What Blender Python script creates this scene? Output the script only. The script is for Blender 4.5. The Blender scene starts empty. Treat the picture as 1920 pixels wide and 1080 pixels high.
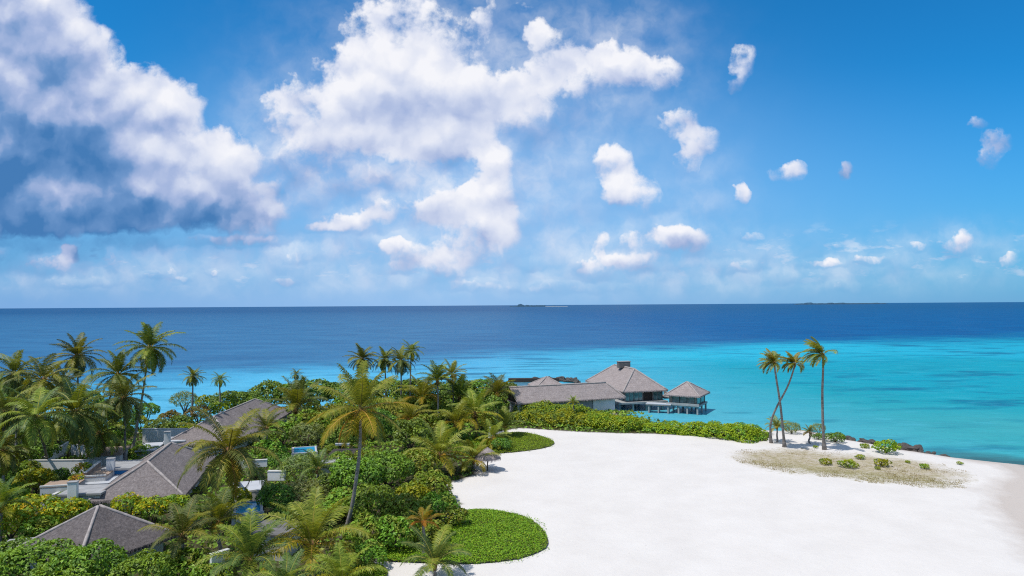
import bpy, bmesh, math, random
import numpy as np
from mathutils import Vector, Matrix, noise as mnoise

# ------------------------------------------------------------------ camera, sky, sun, exposure
scene = bpy.context.scene
C = scene.collection
S = 1.2                     # metres per layout unit (the drone hovers 20 units = 24 m above the water)
H = 20.0 * S
FPX = 1280.0
PITCH = math.atan(32.0 / FPX)
ROLL = math.radians(0.36)

_f = Vector((0, math.cos(PITCH), math.sin(PITCH)))
_r0 = Vector((1, 0, 0))
_u0 = Vector((0, -math.sin(PITCH), math.cos(PITCH)))
_r = _r0 * math.cos(ROLL) - _u0 * math.sin(ROLL)
_u = _u0 * math.cos(ROLL) + _r0 * math.sin(ROLL)
cam_d = bpy.data.cameras.new('camera')
cam = bpy.data.objects.new('camera', cam_d)
C.objects.link(cam)
M = Matrix.Identity(4)
for i in range(3):
    M[i][0] = _r[i]; M[i][1] = _u[i]; M[i][2] = -_f[i]
M[2][3] = H
cam.matrix_world = M
cam_d.lens = 24.0
cam_d.sensor_width = 36.0
cam_d.clip_start = 0.5
cam_d.clip_end = 150000
scene.camera = cam

def ray(px, py):
    return (_r * ((px - 960) / FPX) + _u * (-(py - 540) / FPX) + _f)

def at_z(px, py, z):
    """ground point of a surveyed direction at height z (metres)"""
    d = ray(px, py)
    t = (z - H) / d.z
    return Vector((d.x * t, d.y * t, z))

def at_d(px, py, d0):
    """point at depth d0 (layout units) along a surveyed direction"""
    d = ray(px, py)
    t = d0 * S / d.y
    return Vector((d.x * t, d.y * t, H + d.z * t))

SUN_EL = math.radians(64)
SUN_AZ = math.radians(234)          # clockwise from +Y: from the left, a little behind the camera
sun_vec = Vector((math.sin(SUN_AZ) * math.cos(SUN_EL), math.cos(SUN_AZ) * math.cos(SUN_EL), math.sin(SUN_EL)))
sl = bpy.data.lights.new('sun', 'SUN')
sl.energy = 4.4
sl.angle = math.radians(0.55)
sl.color = (1.0, 0.945, 0.86)
so = bpy.data.objects.new('sun', sl)
so.rotation_euler = (-sun_vec).to_track_quat('-Z', 'Y').to_euler()
so.location = (0, 0, 200)
C.objects.link(so)

scene.view_settings.view_transform = 'Standard'
scene.view_settings.look = 'None'
scene.view_settings.gamma = 1.0
scene.view_settings.exposure = 0.0
scene.render.engine = 'CYCLES'
cy = scene.cycles
cy.max_bounces = 6
cy.diffuse_bounces = 3
cy.glossy_bounces = 2
cy.transmission_bounces = 4
cy.transparent_max_bounces = 8
cy.caustics_reflective = False
cy.caustics_refractive = False
cy.use_adaptive_sampling = True
cy.adaptive_threshold = 0.01
cy.use_denoising = False
cy.filter_width = 1.15
try:
    cy.denoiser = 'OPENIMAGEDENOISE'
    cy.denoising_prefilter = 'ACCURATE'
except Exception:
    pass

class NT:
    """small wrapper: every call adds one shader node and returns its output"""
    def __init__(self, tree):
        self.t = tree; self.n = tree.nodes; self.l = tree.links
    def node(self, kind, **kw):
        n = self.n.new(kind)
        for k, v in kw.items():
            setattr(n, k, v)
        return n
    def put(self, sock, v):
        if v is None:
            return
        if isinstance(v, bpy.types.NodeSocket):
            self.l.new(v, sock)
        else:
            sock.default_value = v
    def m(self, op, a=None, b=None, c=None, clamp=False):
        n = self.node('ShaderNodeMath', operation=op, use_clamp=clamp)
        for s, v in zip(n.inputs, (a, b, c)):
            self.put(s, v)
        return n.outputs[0]
    def v(self, op, a=None, b=None, c=None):
        n = self.node('ShaderNodeVectorMath', operation=op)
        for s, v in zip(n.inputs[:3], (a, b, c)):
            self.put(s, v)
        return n.outputs['Value'] if op in ('DOT_PRODUCT', 'LENGTH', 'DISTANCE') else n.outputs[0]
    def noise(self, vec, scale=1.0, detail=4, rough=0.5, dim='3D', dist=0.0, lac=2.0):
        n = self.node('ShaderNodeTexNoise', noise_dimensions=dim)
        self.put(n.inputs['Vector'], vec)
        n.inputs['Scale'].default_value = scale
        n.inputs['Detail'].default_value = detail
        n.inputs['Roughness'].default_value = rough
        n.inputs['Lacunarity'].default_value = lac
        n.inputs['Distortion'].default_value = dist
        return n.outputs['Fac']
    def vor(self, vec, scale=1.0, detail=0, rough=0.5, dim='3D', feature='F1', out='Distance', smooth=None):
        n = self.node('ShaderNodeTexVoronoi', voronoi_dimensions=dim, feature=feature)
        self.put(n.inputs['Vector'], vec)
        n.inputs['Scale'].default_value = scale
        if 'Detail' in n.inputs:
            n.inputs['Detail'].default_value = detail
            n.inputs['Roughness'].default_value = rough
        if smooth is not None:
            n.inputs['Smoothness'].default_value = smooth
        return n.outputs[out]
    def ramp(self, fac, stops, interp='LINEAR'):
        n = self.node('ShaderNodeValToRGB')
        n.color_ramp.interpolation = interp
        el = n.color_ramp.elements
        while len(el) < len(stops):
            el.new(0.5)
        for e, (p, c) in zip(el, stops):
            e.position = p
            e.color = (c, c, c, 1) if isinstance(c, (int, float)) else (*c, 1)
        self.put(n.inputs[0], fac)
        return n.outputs[0]
    def map(self, v, a, b, c=0.0, d=1.0, smooth=False):
        n = self.node('ShaderNodeMapRange', interpolation_type='SMOOTHSTEP' if smooth else 'LINEAR')
        n.clamp = True
        self.put(n.inputs[0], v)
        for i, x in enumerate((a, b, c, d)):
            self.put(n.inputs[i + 1], x)
        return n.outputs[0]
    def mix(self, f, a, b, blend='MIX'):
        n = self.node('ShaderNodeMix', data_type='RGBA', blend_type=blend)
        self.put(n.inputs[0], f)
        for s, x in ((n.inputs[6], a), (n.inputs[7], b)):
            if isinstance(x, tuple) and len(x) == 3:
                x = (*x, 1)
            self.put(s, x)
        return n.outputs[2]
    def xyz(self, x=0.0, y=0.0, z=0.0):
        n = self.node('ShaderNodeCombineXYZ')
        for s, v in zip(n.inputs, (x, y, z)):
            self.put(s, v)
        return n.outputs[0]

# ---- sky: Nishita plus procedural cumulus laid out by direction
world = bpy.data.worlds.new('World')
scene.world = world
world.use_nodes = True
T = NT(world.node_tree)
for n in list(T.n):
    T.n.remove(n)
w_out = T.node('ShaderNodeOutputWorld')
bg = T.node('ShaderNodeBackground')
bg.inputs['Strength'].default_value = 0.1
T.l.new(bg.outputs[0], w_out.inputs[0])
sky = T.node('ShaderNodeTexSky', sky_type='NISHITA')
sky.sun_disc = False
sky.sun_elevation = SUN_EL
sky.sun_rotation = SUN_AZ
sky.altitude = 0
sky.air_density = 1.0
sky.dust_density = 0.4
sky.ozone_density = 3.0

CLOUDS = [  # px, py, rx, ry, weight: where each puff of cumulus stands in the sky
    # large cloud on the left
    (-10, 110, 165, 150, .85), (-70, 255, 280, 165, 1), (130, 310, 190, 115, .95), (215, 190, 105, 80, .9), (300, 195, 78, 40, .9),
    (80, 35, 85, 60, .8), (165, 85, 55, 40, .7), (320, 330, 150, 75, .9), (430, 292, 58, 54, 1), (250, 390, 260, 44, .9),
    (60, 398, 240, 40, .9), (475, 415, 62, 36, .95), (508, 352, 22, 18, .7), (430, 452, 100, 9, .6), (345, 215, 40, 35, .6),
    # large cloud in the middle
    (740, 55, 95, 85, .85), (690, 150, 100, 75, .9), (800, 190, 140, 85, .9), (900, 190, 90, 58, .75), (860, 80, 70, 60, .5),
    (640, 225, 75, 55, .8), (770, 262, 130, 38, .7), (850, 275, 100, 34, .6), (540, 170, 45, 35, .55), (528, 215, 38, 48, .7), (575, 285, 72, 52, .66),
    (912, 20, 26, 34, .6), (985, 180, 52, 66, .68), (700, 322, 110, 40, .36),
    # its ragged right part
    (1035, 85, 52, 52, .75), (1090, 135, 75, 40, .75), (1150, 105, 52, 45, .65), (1000, 60, 26, 26, .5), (1240, 138, 40, 36, .72),
    (1050, 190, 50, 44, .55), (1225, 40, 30, 40, .36), (985, 10, 26, 12, .5), (1185, 130, 44, 34, .6),
    # towers under the middle
    (925, 335, 48, 56, .9), (900, 390, 66, 44, .8), (845, 375, 62, 38, .7), (880, 435, 80, 40, .55), (795, 395, 36, 24, .65), (950, 425, 42, 36, .7),
    (660, 415, 76, 19, .85), (722, 388, 36, 24, .8), (598, 425, 46, 10, .65), (765, 474, 56, 28, .8), (832, 500, 52, 30, .75),
    (728, 458, 26, 16, .7), (905, 470, 60, 30, .5), (1000, 496, 28, 11, .6), (740, 500, 32, 12, .6),
    # small clouds on the right
    (1145, 298, 36, 32, .9), (1190, 350, 48, 35, .9), (1150, 355, 28, 28, .7), (1222, 375, 40, 22, .4), (1272, 228, 38, 28, .75),
    (1312, 262, 38, 28, .95), (1288, 298, 28, 26, .7), (1392, 112, 25, 34, .74), (1378, 152, 22, 26, .62), (1390, 360, 16, 21, .8),
    (1468, 325, 38, 15, .74), (1496, 316, 18, 16, .55), (1584, 320, 17, 16, .74), (1832, 230, 18, 13, .75), (1872, 260, 32, 24, .75),
    (1850, 295, 30, 20, .7), (1405, 442, 32, 12, .75), (1545, 492, 38, 9, .8), (1566, 460, 12, 7, .66), (1632, 486, 32, 9, .72),
    (1790, 458, 40, 18, .7), (1806, 440, 22, 15, .6), (1720, 458, 24, 9, .7), (1895, 486, 24, 14, .6), (1235, 450, 80, 30, .62),
    (1295, 448, 46, 24, .66), (1125, 455, 16, 26, .64), (1125, 500, 60, 26, .6), (1380, 500, 44, 11, .62), (1200, 492, 70, 16, .58),
    (1590, 540, 60, 9, .3), (1480, 520, 60, 12, .3),
    # small clouds low on the left
    (95, 495, 58, 16, 0.78), (130, 475, 22, 14, 0.84), (208, 488, 14, 18, 0.71), (535, 530, 20, 9, 0.76), (400, 512, 12, 6, 0.71),
    (320, 512, 16, 14, 0.62), (280, 515, 20, 8, 0.66), (345, 522, 16, 8, 0.66), (5, 478, 14, 10, 0.76), (150, 530, 60, 8, 0.56), (560, 475, 40, 14, 0.52),
    (1050, 540, 120, 9, 0.50), (880, 535, 60, 9, 0.52),
]
DARK = [  # shaded bodies of thick cloud (px, py, rx, ry, amount)
    (0, 285, 205, 150, .88), (50, 400, 250, 56, .52), (300, 428, 200, 40, .48), (-20, 90, 110, 120, .46), (130, 265, 70, 50, .22),
    (400, 395, 90, 36, .16), (740, 190, 90, 40, .10), (860, 240, 120, 50, .12), (100, 140, 60, 60, .14), (320, 262, 60, 24, .16),
    (600, 300, 90, 60, .2), (1400, 150, 40, 40, .18), (1860, 270, 60, 50, .30), (1480, 325, 60, 30, .22), (1590, 325, 40, 30, .22),
    (900, 470, 120, 40, .14), (1240, 470, 120, 30, .14)]
VEIL = [  # thin translucent cloud between the towers
    (150, 458, 330, 20, .55), (-20, 250, 120, 90, .3), (1000, 330, 90, 120, .3), (780, 330, 160, 50, .35), (480, 330, 60, 60, .35),
    (600, 310, 110, 70, .55), (740, 340, 190, 60, .45), (870, 440, 170, 80, .5), (1220, 470, 170, 60, .55), (1060, 170, 170, 90, .42),
    (1310, 350, 60, 60, .3), (180, 505, 300, 34, .5), (560, 470, 90, 26, .42), (960, 530, 900, 26, .4), (1180, 60, 90, 50, .35),
    (520, 220, 70, 70, .4), (1560, 500, 180, 30, .4), (1800, 455, 120, 30, .4), (850, 110, 220, 120, .5), (700, 480, 60, 40, .3)]

tc = T.node('ShaderNodeTexCoord').outputs['Generated']
sx = T.node('ShaderNodeSeparateXYZ'); T.l.new(tc, sx.inputs[0])
ay = T.m('MAXIMUM', T.m('ABSOLUTE', sx.outputs[1]), 0.02)
gu = T.m('DIVIDE', sx.outputs[0], ay)
gv = T.m('DIVIDE', sx.outputs[2], ay)
K = FPX / 100.0                      # sky unit: 100 photograph pixels
P0 = T.xyz(T.m('MULTIPLY', gu, K), T.m('MULTIPLY', gv, K), 0.0)
def sky_uv(px, py):
    d = ray(px, py)
    return d.x / d.y * K, d.z / d.y * K
# billowing warp
nz = T.node('ShaderNodeTexNoise', noise_dimensions='2D')
T.l.new(P0, nz.inputs['Vector'])
nz.inputs['Scale'].default_value = 2.6; nz.inputs['Detail'].default_value = 3; nz.inputs['Roughness'].default_value = .55
warp = T.v('SUBTRACT', nz.outputs['Color'], (.5, .5, .5))
P = T.v('MULTIPLY_ADD', warp, (.34, .24, 0), P0)

def blobs(vec, items, shade=False, hard=True):
    acc = None; accy = None
    for px, py, rx, ry, w in items:
        cu, cv = sky_uv(px, py)
        sx_, sy_ = 100.0 / rx, 100.0 / ry
        q = T.v('MULTIPLY_ADD', vec, (sx_, sy_, 0), (-cu * sx_, -cv * sy_, 0))
        d_ = T.v('DOT_PRODUCT', q, q)
        g = T.m('POWER', 0.5, T.m('MULTIPLY', d_, d_) if hard else d_)
        acc = T.m('MULTIPLY_ADD', g, w, acc if acc is not None else 0.0)
        if shade:
            dy = T.v('DOT_PRODUCT', q, (-.10 * w, .7 * w, 0))
            accy = T.m('MULTIPLY_ADD', g, dy, accy if accy is not None else 0.0)
    return acc, accy

den, dy = blobs(P, CLOUDS, True)
drk, _ = blobs(P, DARK, hard=False)
fine = T.noise(P, 1.7, 7, .55, '2D')
def puffs(vec):
    return T.m('MULTIPLY_ADD', T.vor(vec, 1.9, 2.0, .5, '2D', 'SMOOTH_F1', smooth=.35), -.55, T.noise(vec, 1.1, 2.5, .5, '2D'))
p1 = puffs(P)
field = T.m('MULTIPLY_ADD', T.m('SUBTRACT', fine, .5), 1.15, den)
field = T.m('MULTIPLY_ADD', T.m('SUBTRACT', p1, .22), .55, field)
rag = T.noise(P0, 5.2, 5, .6, '2D')
field = T.m('MULTIPLY_ADD', T.m('SUBTRACT', rag, .5), .62, field)
field = T.m('MULTIPLY', field, T.map(den, .03, .3))
hg0 = T.m('DIVIDE', dy, T.m('ADD', den, .12))
alpha = T.map(field, T.map(hg0, -.3, .5, .06, .30), T.map(hg0, -.3, .5, 1.15, .80), 0, 1, True)
veil, _ = blobs(P, VEIL, hard=False)
vn = T.map(fine, .3, .75, .25, 1.0)
low = T.noise(T.v('MULTIPLY', P0, (1.5, 4.2, 0)), 1.0, 6, .62, '2D')
band = T.m('MULTIPLY', T.map(gv, .012, .04), T.map(gv, .075, .125, 1, 0))
vn = T.m('MAXIMUM', vn, 0.0)
alpha = T.m('MAXIMUM', alpha, T.m('MULTIPLY', veil, vn, clamp=True))
alpha = T.m('MAXIMUM', alpha, T.m('MULTIPLY', T.m('MULTIPLY', T.map(low, .47, .74, 0, 1, True), band), .55))
thick = T.map(field, .5, 1.3)
def heap(vec):
    return T.m('MULTIPLY_ADD', T.vor(vec, 1.15, 1.6, .42, '2D', 'SMOOTH_F1', smooth=.5), -.8, T.noise(vec, .8, 3.0, .45, '2D'))
relief = T.m('SUBTRACT', heap(P), heap(T.v('ADD', P, (-.05, .26, 0))))
hgt = T.m('DIVIDE', dy, T.m('ADD', den, .12))
lit = T.m('MULTIPLY_ADD', relief, .48, .77)
lit = T.m('MULTIPLY_ADD', T.m('SUBTRACT', fine, .5), .22, lit)
lit = T.m('MULTIPLY_ADD', hgt, .42, lit)
lit = T.m('MULTIPLY_ADD', thick, .10, lit)
dn = T.m('MULTIPLY_ADD', T.m('SUBTRACT', T.noise(P, .9, 4, .5, '2D'), .5), -1.1, .95)
drk = T.m('MINIMUM', drk, T.m('MULTIPLY_ADD', T.m('MINIMUM', drk, 1.6), .16, .53))
lit = T.m('SUBTRACT', lit, T.m('MULTIPLY', drk, dn))
lit = T.m('MULTIPLY_ADD', T.m('MULTIPLY', T.m('SUBTRACT', T.noise(P, .55, 5, .55, '2D'),   .45), drk), .85, lit, clamp=True)
ccol = T.ramp(lit, [(0, (.060, .195, .46)), (.25, (.155, .30, .58)), (.5, (.40, .49, .74)), (.75, (.68, .73, .88)), (1, (.94, .94, .98))])
# clear sky: the Nishita sky graded to the deep tropical blue, hazier towards the horizon
skyc = T.mix(1.0, sky.outputs[0], (.10, .90, 1.40), 'MULTIPLY')
glow, _ = blobs(P0, [(900, 430, 480, 190, .30), (470, 250, 130, 110, .14), (1100, 300, 260, 160, .14)], hard=False)
skyc = T.mix(T.m('MULTIPLY', glow, 1.0, clamp=True), skyc, (4.2, 6.6, 9.6))
hz = T.map(gv, 0.0, .36, 1, 0)
hz = T.m('POWER', hz, 1.5)
side = T.map(gu, -.2, .75, 1.0, .8)
hzf = T.m('MULTIPLY', hz, T.m('MULTIPLY', side, .95))
skyc = T.mix(hzf, skyc, T.mix(T.map(gu, -.1, .7), T.mix(T.map(gu, -.7, -.1), (2.2, 4.2, 7.7), (3.1, 5.3, 8.7)), (1.9, 4.0, 7.3)))
# unseen broken white cloud added above the view to neutralise the blue ambient light
up = T.map(gv, .50, .85, 0, .62, True)
skyc = T.mix(up, skyc, T.mix(T.map(fine, .35, .65), (2.6, 4.4, 7.0), (6.6, 6.4, 6.2)))
# scale clouds into the sky's physical units (strength 0.1 above)
cl10 = T.v('SCALE', ccol); T.n[-1].inputs['Scale'].default_value = 10.0
alpha_h = T.m('MULTIPLY', alpha, T.map(gv, 0.0, .06, .35, 1.0))
final = T.mix(T.m('MULTIPLY', alpha_h, .97), skyc, cl10)
T.l.new(final, bg.inputs['Color'])
world.cycles.sampling_method = 'MANUAL'
world.cycles.sample_map_resolution = 512

# ------------------------------------------------------------------ helpers
rng = random.Random(11)
nrng = np.random.default_rng(7)

def link(o, parent=None):
    C.objects.link(o)
    if parent is not None:
        o.parent = parent
    return o

def tag(o, label=None, cat=None, group=None, kind=None):
    if label: o['label'] = label
    if cat: o['category'] = cat
    if group: o['group'] = group
    if kind: o['kind'] = kind
    return o

def thing(name, loc, label, cat, rz=0.0, group=None):
    o = bpy.data.objects.new(name, None)
    o.empty_display_size = 0.5
    o.location = loc
    o.rotation_euler = (0, 0, rz)
    C.objects.link(o)
    return tag(o, label, cat, group)

def mesh_obj(name, mesh, parent=None, loc=(0, 0, 0), rz=0.0, scale=None):
    o = bpy.data.objects.new(name, mesh)
    o.location = loc
    o.rotation_euler = (0, 0, rz)
    if scale is not None:
        o.scale = scale if hasattr(scale, '__len__') else (scale, scale, scale)
    return link(o, parent)

def mk_mesh(name, verts, faces, mats, idx=None, smooth=False):
    me = bpy.data.meshes.new(name)
    me.from_pydata(verts, [], faces)
    for m in (mats if isinstance(mats, (list, tuple)) else [mats]):
        me.materials.append(m)
    if idx is not None:
        me.polygons.foreach_set('material_index', np.asarray(idx, dtype=np.int32))
    if smooth:
        me.polygons.foreach_set('use_smooth', np.ones(len(me.polygons), dtype=bool))
    me.update()
    return me

def bm_mesh(name, bm, mats, smooth=False):
    me = bpy.data.meshes.new(name)
    bmesh.ops.recalc_face_normals(bm, faces=bm.faces)
    bm.to_mesh(me); bm.free()
    for m in (mats if isinstance(mats, (list, tuple)) else [mats]):
        me.materials.append(m)
    if smooth:
        for p in me.polygons: p.use_smooth = True
    me.update()
    return me

def add_box(bm, c, size, rz=0.0, bevel=0.0):
    g = bmesh.ops.create_cube(bm, size=1.0)
    vs = g['verts']
    bmesh.ops.scale(bm, vec=size, verts=vs)
    if bevel:
        es = list({e for v in vs for e in v.link_edges})
        r = bmesh.ops.bevel(bm, geom=es, offset=bevel, segments=1, affect='EDGES', profile=.5)
        vs = list({v for f in r['faces'] for v in f.verts} | {v for v in vs if v.is_valid})
    bmesh.ops.rotate(bm, cent=(0, 0, 0), matrix=Matrix.Rotation(rz, 3, 'Z'), verts=vs)
    bmesh.ops.translate(bm, vec=c, verts=vs)
    return vs

def box_part(name, c, size, mat, parent, rz=0.0, bevel=0.015):
    bm = bmesh.new()
    add_box(bm, (0, 0, 0), size, 0, bevel)
    return mesh_obj(name, bm_mesh(name, bm, mat), parent, c, rz)

def tube(verts, faces, pts, radii, n=8, cap=True):
    """append a tapered tube through pts"""
    base = len(verts)
    k = len(pts)
    up = Vector((0.31, 0.2, 0.93))
    for i, p in enumerate(pts):
        a = pts[max(i - 1, 0)]; b = pts[min(i + 1, k - 1)]
        t = (Vector(b) - Vector(a)).normalized()
        x = t.cross(up)
        if x.length < 1e-3: x = t.orthogonal()
        x.normalize(); y = t.cross(x)
        for j in range(n):
            an = 2 * math.pi * j / n
            verts.append(tuple(Vector(p) + (x * math.cos(an) + y * math.sin(an)) * radii[i]))
    for i in range(k - 1):
        for j in range(n):
            a = base + i * n + j; b = base + i * n + (j + 1) % n
            faces.append((a, b, b + n, a + n))
    if cap:
        faces.append(tuple(base + (k - 1) * n + j for j in range(n)))
        faces.append(tuple(base + j for j in reversed(range(n))))

def new_mat(name):
    m = bpy.data.materials.new(name)
    m.use_nodes = True
    t = NT(m.node_tree)
    p = next(n for n in t.n if n.type == 'BSDF_PRINCIPLED')
    out = next(n for n in t.n if n.type == 'OUTPUT_MATERIAL')
    return m, t, p, out

def simple_mat(name, c, rough=.8, var=.12, scale=3.0, bump=0.0, spec=.3, metal=0.0, c2=None):
    m, t, p, out = new_mat(name)
    co = t.node('ShaderNodeTexCoord').outputs['Object']
    n = t.noise(co, scale, 6, .6)
    c2 = c2 or tuple(max(0, x * (1 - 2.2 * var)) for x in c)
    col = t.ramp(n, [(.3, c2), (.7, c)])
    t.l.new(col, p.inputs['Base Color'])
    p.inputs['Roughness'].default_value = rough
    p.inputs['Specular IOR Level'].default_value = spec
    p.inputs['Metallic'].default_value = metal
    if bump:
        b = t.node('ShaderNodeBump'); b.inputs['Strength'].default_value = bump; b.inputs['Distance'].default_value = .05
        t.l.new(t.noise(co, scale * 6, 4, .6), b.inputs['Height']); t.l.new(b.outputs[0], p.inputs['Normal'])
    return m

def leaf_mat(name, dark, mid, light, trans=.28, rough=.55, spec=.22, objvar=.16):
    m, t, p, out = new_mat(name)
    g = t.node('ShaderNodeNewGeometry')
    oi = t.node('ShaderNodeObjectInfo')
    col = t.ramp(g.outputs['Random Per Island'], [(0, dark), (.5, mid), (1, light)])
    h = t.node('ShaderNodeHueSaturation')
    t.l.new(col, h.inputs['Color'])
    t.l.new(t.map(oi.outputs['Random'], 0, 1, .5 - objvar * .16, .5 + objvar * .16), h.inputs['Hue'])
    t.l.new(t.map(oi.outputs['Random'], 0, 1, 1 - objvar, 1 + objvar), h.inputs['Value'])
    t.l.new(h.outputs[0], p.inputs['Base Color'])
    p.inputs['Roughness'].default_value = max(rough, .5)
    p.inputs['Specular IOR Level'].default_value = spec * .55
    tr = t.node('ShaderNodeBsdfTranslucent')
    tint = t.mix(1.0, h.outputs[0], (1.35, 1.15, .5), 'MULTIPLY')
    t.l.new(tint, tr.inputs['Color'])
    mx = t.node('ShaderNodeMixShader'); mx.inputs[0].default_value = trans
    t.l.new(p.outputs[0], mx.inputs[1]); t.l.new(tr.outputs[0], mx.inputs[2])
    t.l.new(mx.outputs[0], out.inputs['Surface'])
    return m

def in_poly(poly, x, y):
    """numpy point in polygon"""
    inside = np.zeros(np.shape(x), dtype=bool)
    n = len(poly); j = n - 1
    for i in range(n):
        xi, yi = poly[i]; xj, yj = poly[j]
        c = ((yi > y) != (yj > y)) & (x < (xj - xi) * (y - yi) / ((yj - yi) + 1e-12) + xi)
        inside ^= c
        j = i
    return inside

def sdist(poly, x, y):
    """signed distance to a polygon, positive inside"""
    d = np.full(np.shape(x), 1e9)
    n = len(poly)
    for i in range(n):
        ax, ay = poly[i]; bx, by = poly[(i + 1) % n]
        ex, ey = bx - ax, by - ay
        L = ex * ex + ey * ey + 1e-9
        t = np.clip(((x - ax) * ex + (y - ay) * ey) / L, 0, 1)
        d = np.minimum(d, np.hypot(x - ax - t * ex, y - ay - t * ey))
    return np.where(in_poly(poly, x, y), d, -d)

def smooth_poly(p, it=2):
    for _ in range(it):
        q = []
        for i in range(len(p)):
            a = p[i]; b = p[(i + 1) % len(p)]
            q.append((a[0] * .75 + b[0] * .25, a[1] * .75 + b[1] * .25))
            q.append((a[0] * .25 + b[0] * .75, a[1] * .25 + b[1] * .75))
        p = q
    return p

# ------------------------------------------------------------------ the sea
def water_material():
    m, t, p, out = new_mat('sea_water')
    g = t.node('ShaderNodeNewGeometry').outputs['Position']
    sp = t.node('ShaderNodeSeparateXYZ'); t.l.new(g, sp.inputs[0])
    X = t.m('DIVIDE', sp.outputs[0], S); Y = t.m('DIVIDE', sp.outputs[1], S)
    fc = t.node('ShaderNodeFloatCurve')
    cv = fc.mapping.curves[0]
    edge = [(-300, 120), (-170, 160), (-102, 200), (-23, 266), (87, 326), (151, 356), (300, 402), (600, 470)]
    pts = [((x + 300) / 900, y / 600) for x, y in edge]
    cv.points[0].location = pts[0]; cv.points[1].location = pts[-1]
    for q in pts[1:-1]:
        cv.points.new(*q)
    fc.mapping.update()
    t.l.new(t.m('DIVIDE', t.m('ADD', X, 300.0), 900.0, clamp=True), fc.inputs['Value'])
    ye = t.m('MULTIPLY', fc.outputs[0], 600.0)
    xy = t.xyz(X, Y, 0)
    big = t.noise(t.v('MULTIPLY', xy, (.012, .012, 0)), 1, 4, .55, '2D')
    streak = t.noise(t.v('MULTIPLY', xy, (.035, .11, 0)), 1, 5, .6, '2D')
    fine = t.noise(t.v('MULTIPLY', xy, (.10, .26, 0)), 1, 4, .65, '2D')
    rel = t.m('SUBTRACT', Y, ye)
    rel = t.m('MULTIPLY_ADD', t.m('SUBTRACT', big, .5), 90.0, rel)
    rel = t.m('MULTIPLY_ADD', t.m('SUBTRACT', streak, .5), 60.0, rel)
    deep = t.map(rel, -58, 44, 0, 1, True)
    fr = t.m('DIVIDE', Y, ye)                      # 0 at the beach, 1 at the reef edge
    fr = t.m('MULTIPLY_ADD', t.m('SUBTRACT', big, .5), .45, fr)
    lag = t.ramp(fr, [(.18, (.09, .335, .35)), (.27, (.04, .305, .34)), (.45, (.008, .275, .345)), (.62, (.003, .27, .375)),
                      (.80, (.014, .36, .51)), (.97, (.016, .36, .52))])
    lagL = t.ramp(fr, [(.3, (.10, .38, .55)), (.75, (.07, .36, .56)), (1, (.05, .33, .55))])
    lag = t.mix(t.map(X, -10, 70), lagL, lag)
    # the sand plateau left of the reef's far right end is dimmer and greener
    lag = t.mix(t.m('MULTIPLY', t.map(X, 120, 260), t.map(fr, .6, .95)), lag, (.004, .25, .38))
    # coral heads and weed patches on the lagoon floor
    patch = t.m('MULTIPLY', t.map(streak, .51, .66), t.map(big, .34, .56))
    lag = t.mix(t.m('MULTIPLY', patch, .75), lag, (.002, .10, .20))
    patch2 = t.map(t.noise(t.v('MULTIPLY', xy, (.06, .15, 0)), 1, 3, .5, '2D'), .62, .72)
    lag = t.mix(t.m('MULTIPLY', patch2, .42), lag, (.003, .13, .21))
    lag = t.mix(t.map(fine, .55, .85, 0, .30), lag, (.10, .47, .62))
    # dark rock shelf under shallow water along the right hand shore
    sa = at_z(1790, 858, 0); sb = at_z(1925, 870, 0)
    sd = Vector((sb.x - sa.x, sb.y - sa.y, 0)).normalized(); sn = Vector((-sd.y, sd.x, 0))
    if sn.y < 0: sn = -sn
    rp = t.v('SUBTRACT', g, tuple(sa))
    off = t.v('DOT_PRODUCT', rp, tuple(sn)); along = t.v('DOT_PRODUCT', rp, tuple(sd))
    shelf = t.m('MULTIPLY', t.map(t.m('MULTIPLY_ADD', t.m('SUBTRACT', fine, .5), 9.0, off), 1.0, 7.5, 1, 0), t.m('MULTIPLY', t.map(along, -12, 3), t.map(along, 22, 40, 1, 0)))
    lag = t.mix(t.m('MULTIPLY', shelf, .85), lag, (.035, .085, .095))
    dcol = t.mix(t.map(X, -60, 160), (.032, .155, .312), (.0, .092, .262))  # greyer on the left: sky reflection mixed into the deep water colour
    dcol = t.mix(t.map(Y, 380, 2600), dcol, (.003, .083, .215))
    dn = t.noise(t.v('MULTIPLY', xy, (.022, .05, 0)), 1, 6, .68, '2D')
    dcol = t.mix(t.map(dn, .32, .66, 0, .75), dcol, t.mix(1.0, dcol, (.55, .62, .72), 'MULTIPLY'))
    col = t.mix(deep, lag, dcol)
    # whitecaps on the reef edge and offshore
    wc = t.noise(t.v('MULTIPLY', xy, (.05, .5, 0)), 1, 5, .7, '2D')
    wcf = t.m('MULTIPLY', t.map(wc, .72, .80), t.map(rel, -60, 20))
    col = t.mix(t.m('MULTIPLY', wcf, .35), col, (.55, .62, .68))
    bsum = t.m('MULTIPLY_ADD', t.noise(t.v('MULTIPLY', xy, (.35, .75, 0)), 1, 6, .62, '2D'), 1.0, t.m('MULTIPLY', t.noise(t.v('MULTIPLY', xy, (.06, .13, 0)), 1, 4, .6, '2D'), 2.2))
    b = t.node('ShaderNodeBump'); b.inputs['Strength'].default_value = .5; b.inputs['Distance'].default_value = 1.0
    t.l.new(bsum, b.inputs['Height'])
    df = t.node('ShaderNodeBsdfDiffuse'); t.l.new(col, df.inputs['Color'])
    b2 = t.node('ShaderNodeBump'); b2.inputs['Strength'].default_value = .5; b2.inputs['Distance'].default_value = 1.0
    t.l.new(bsum, b2.inputs['Height']); t.l.new(b2.outputs[0], df.inputs['Normal'])
    gl = t.node('ShaderNodeBsdfGlossy'); gl.inputs['Roughness'].default_value = .22
    t.l.new(b.outputs[0], gl.inputs['Normal'])
    lw = t.node('ShaderNodeFresnel'); lw.inputs['IOR'].default_value = 1.33
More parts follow.
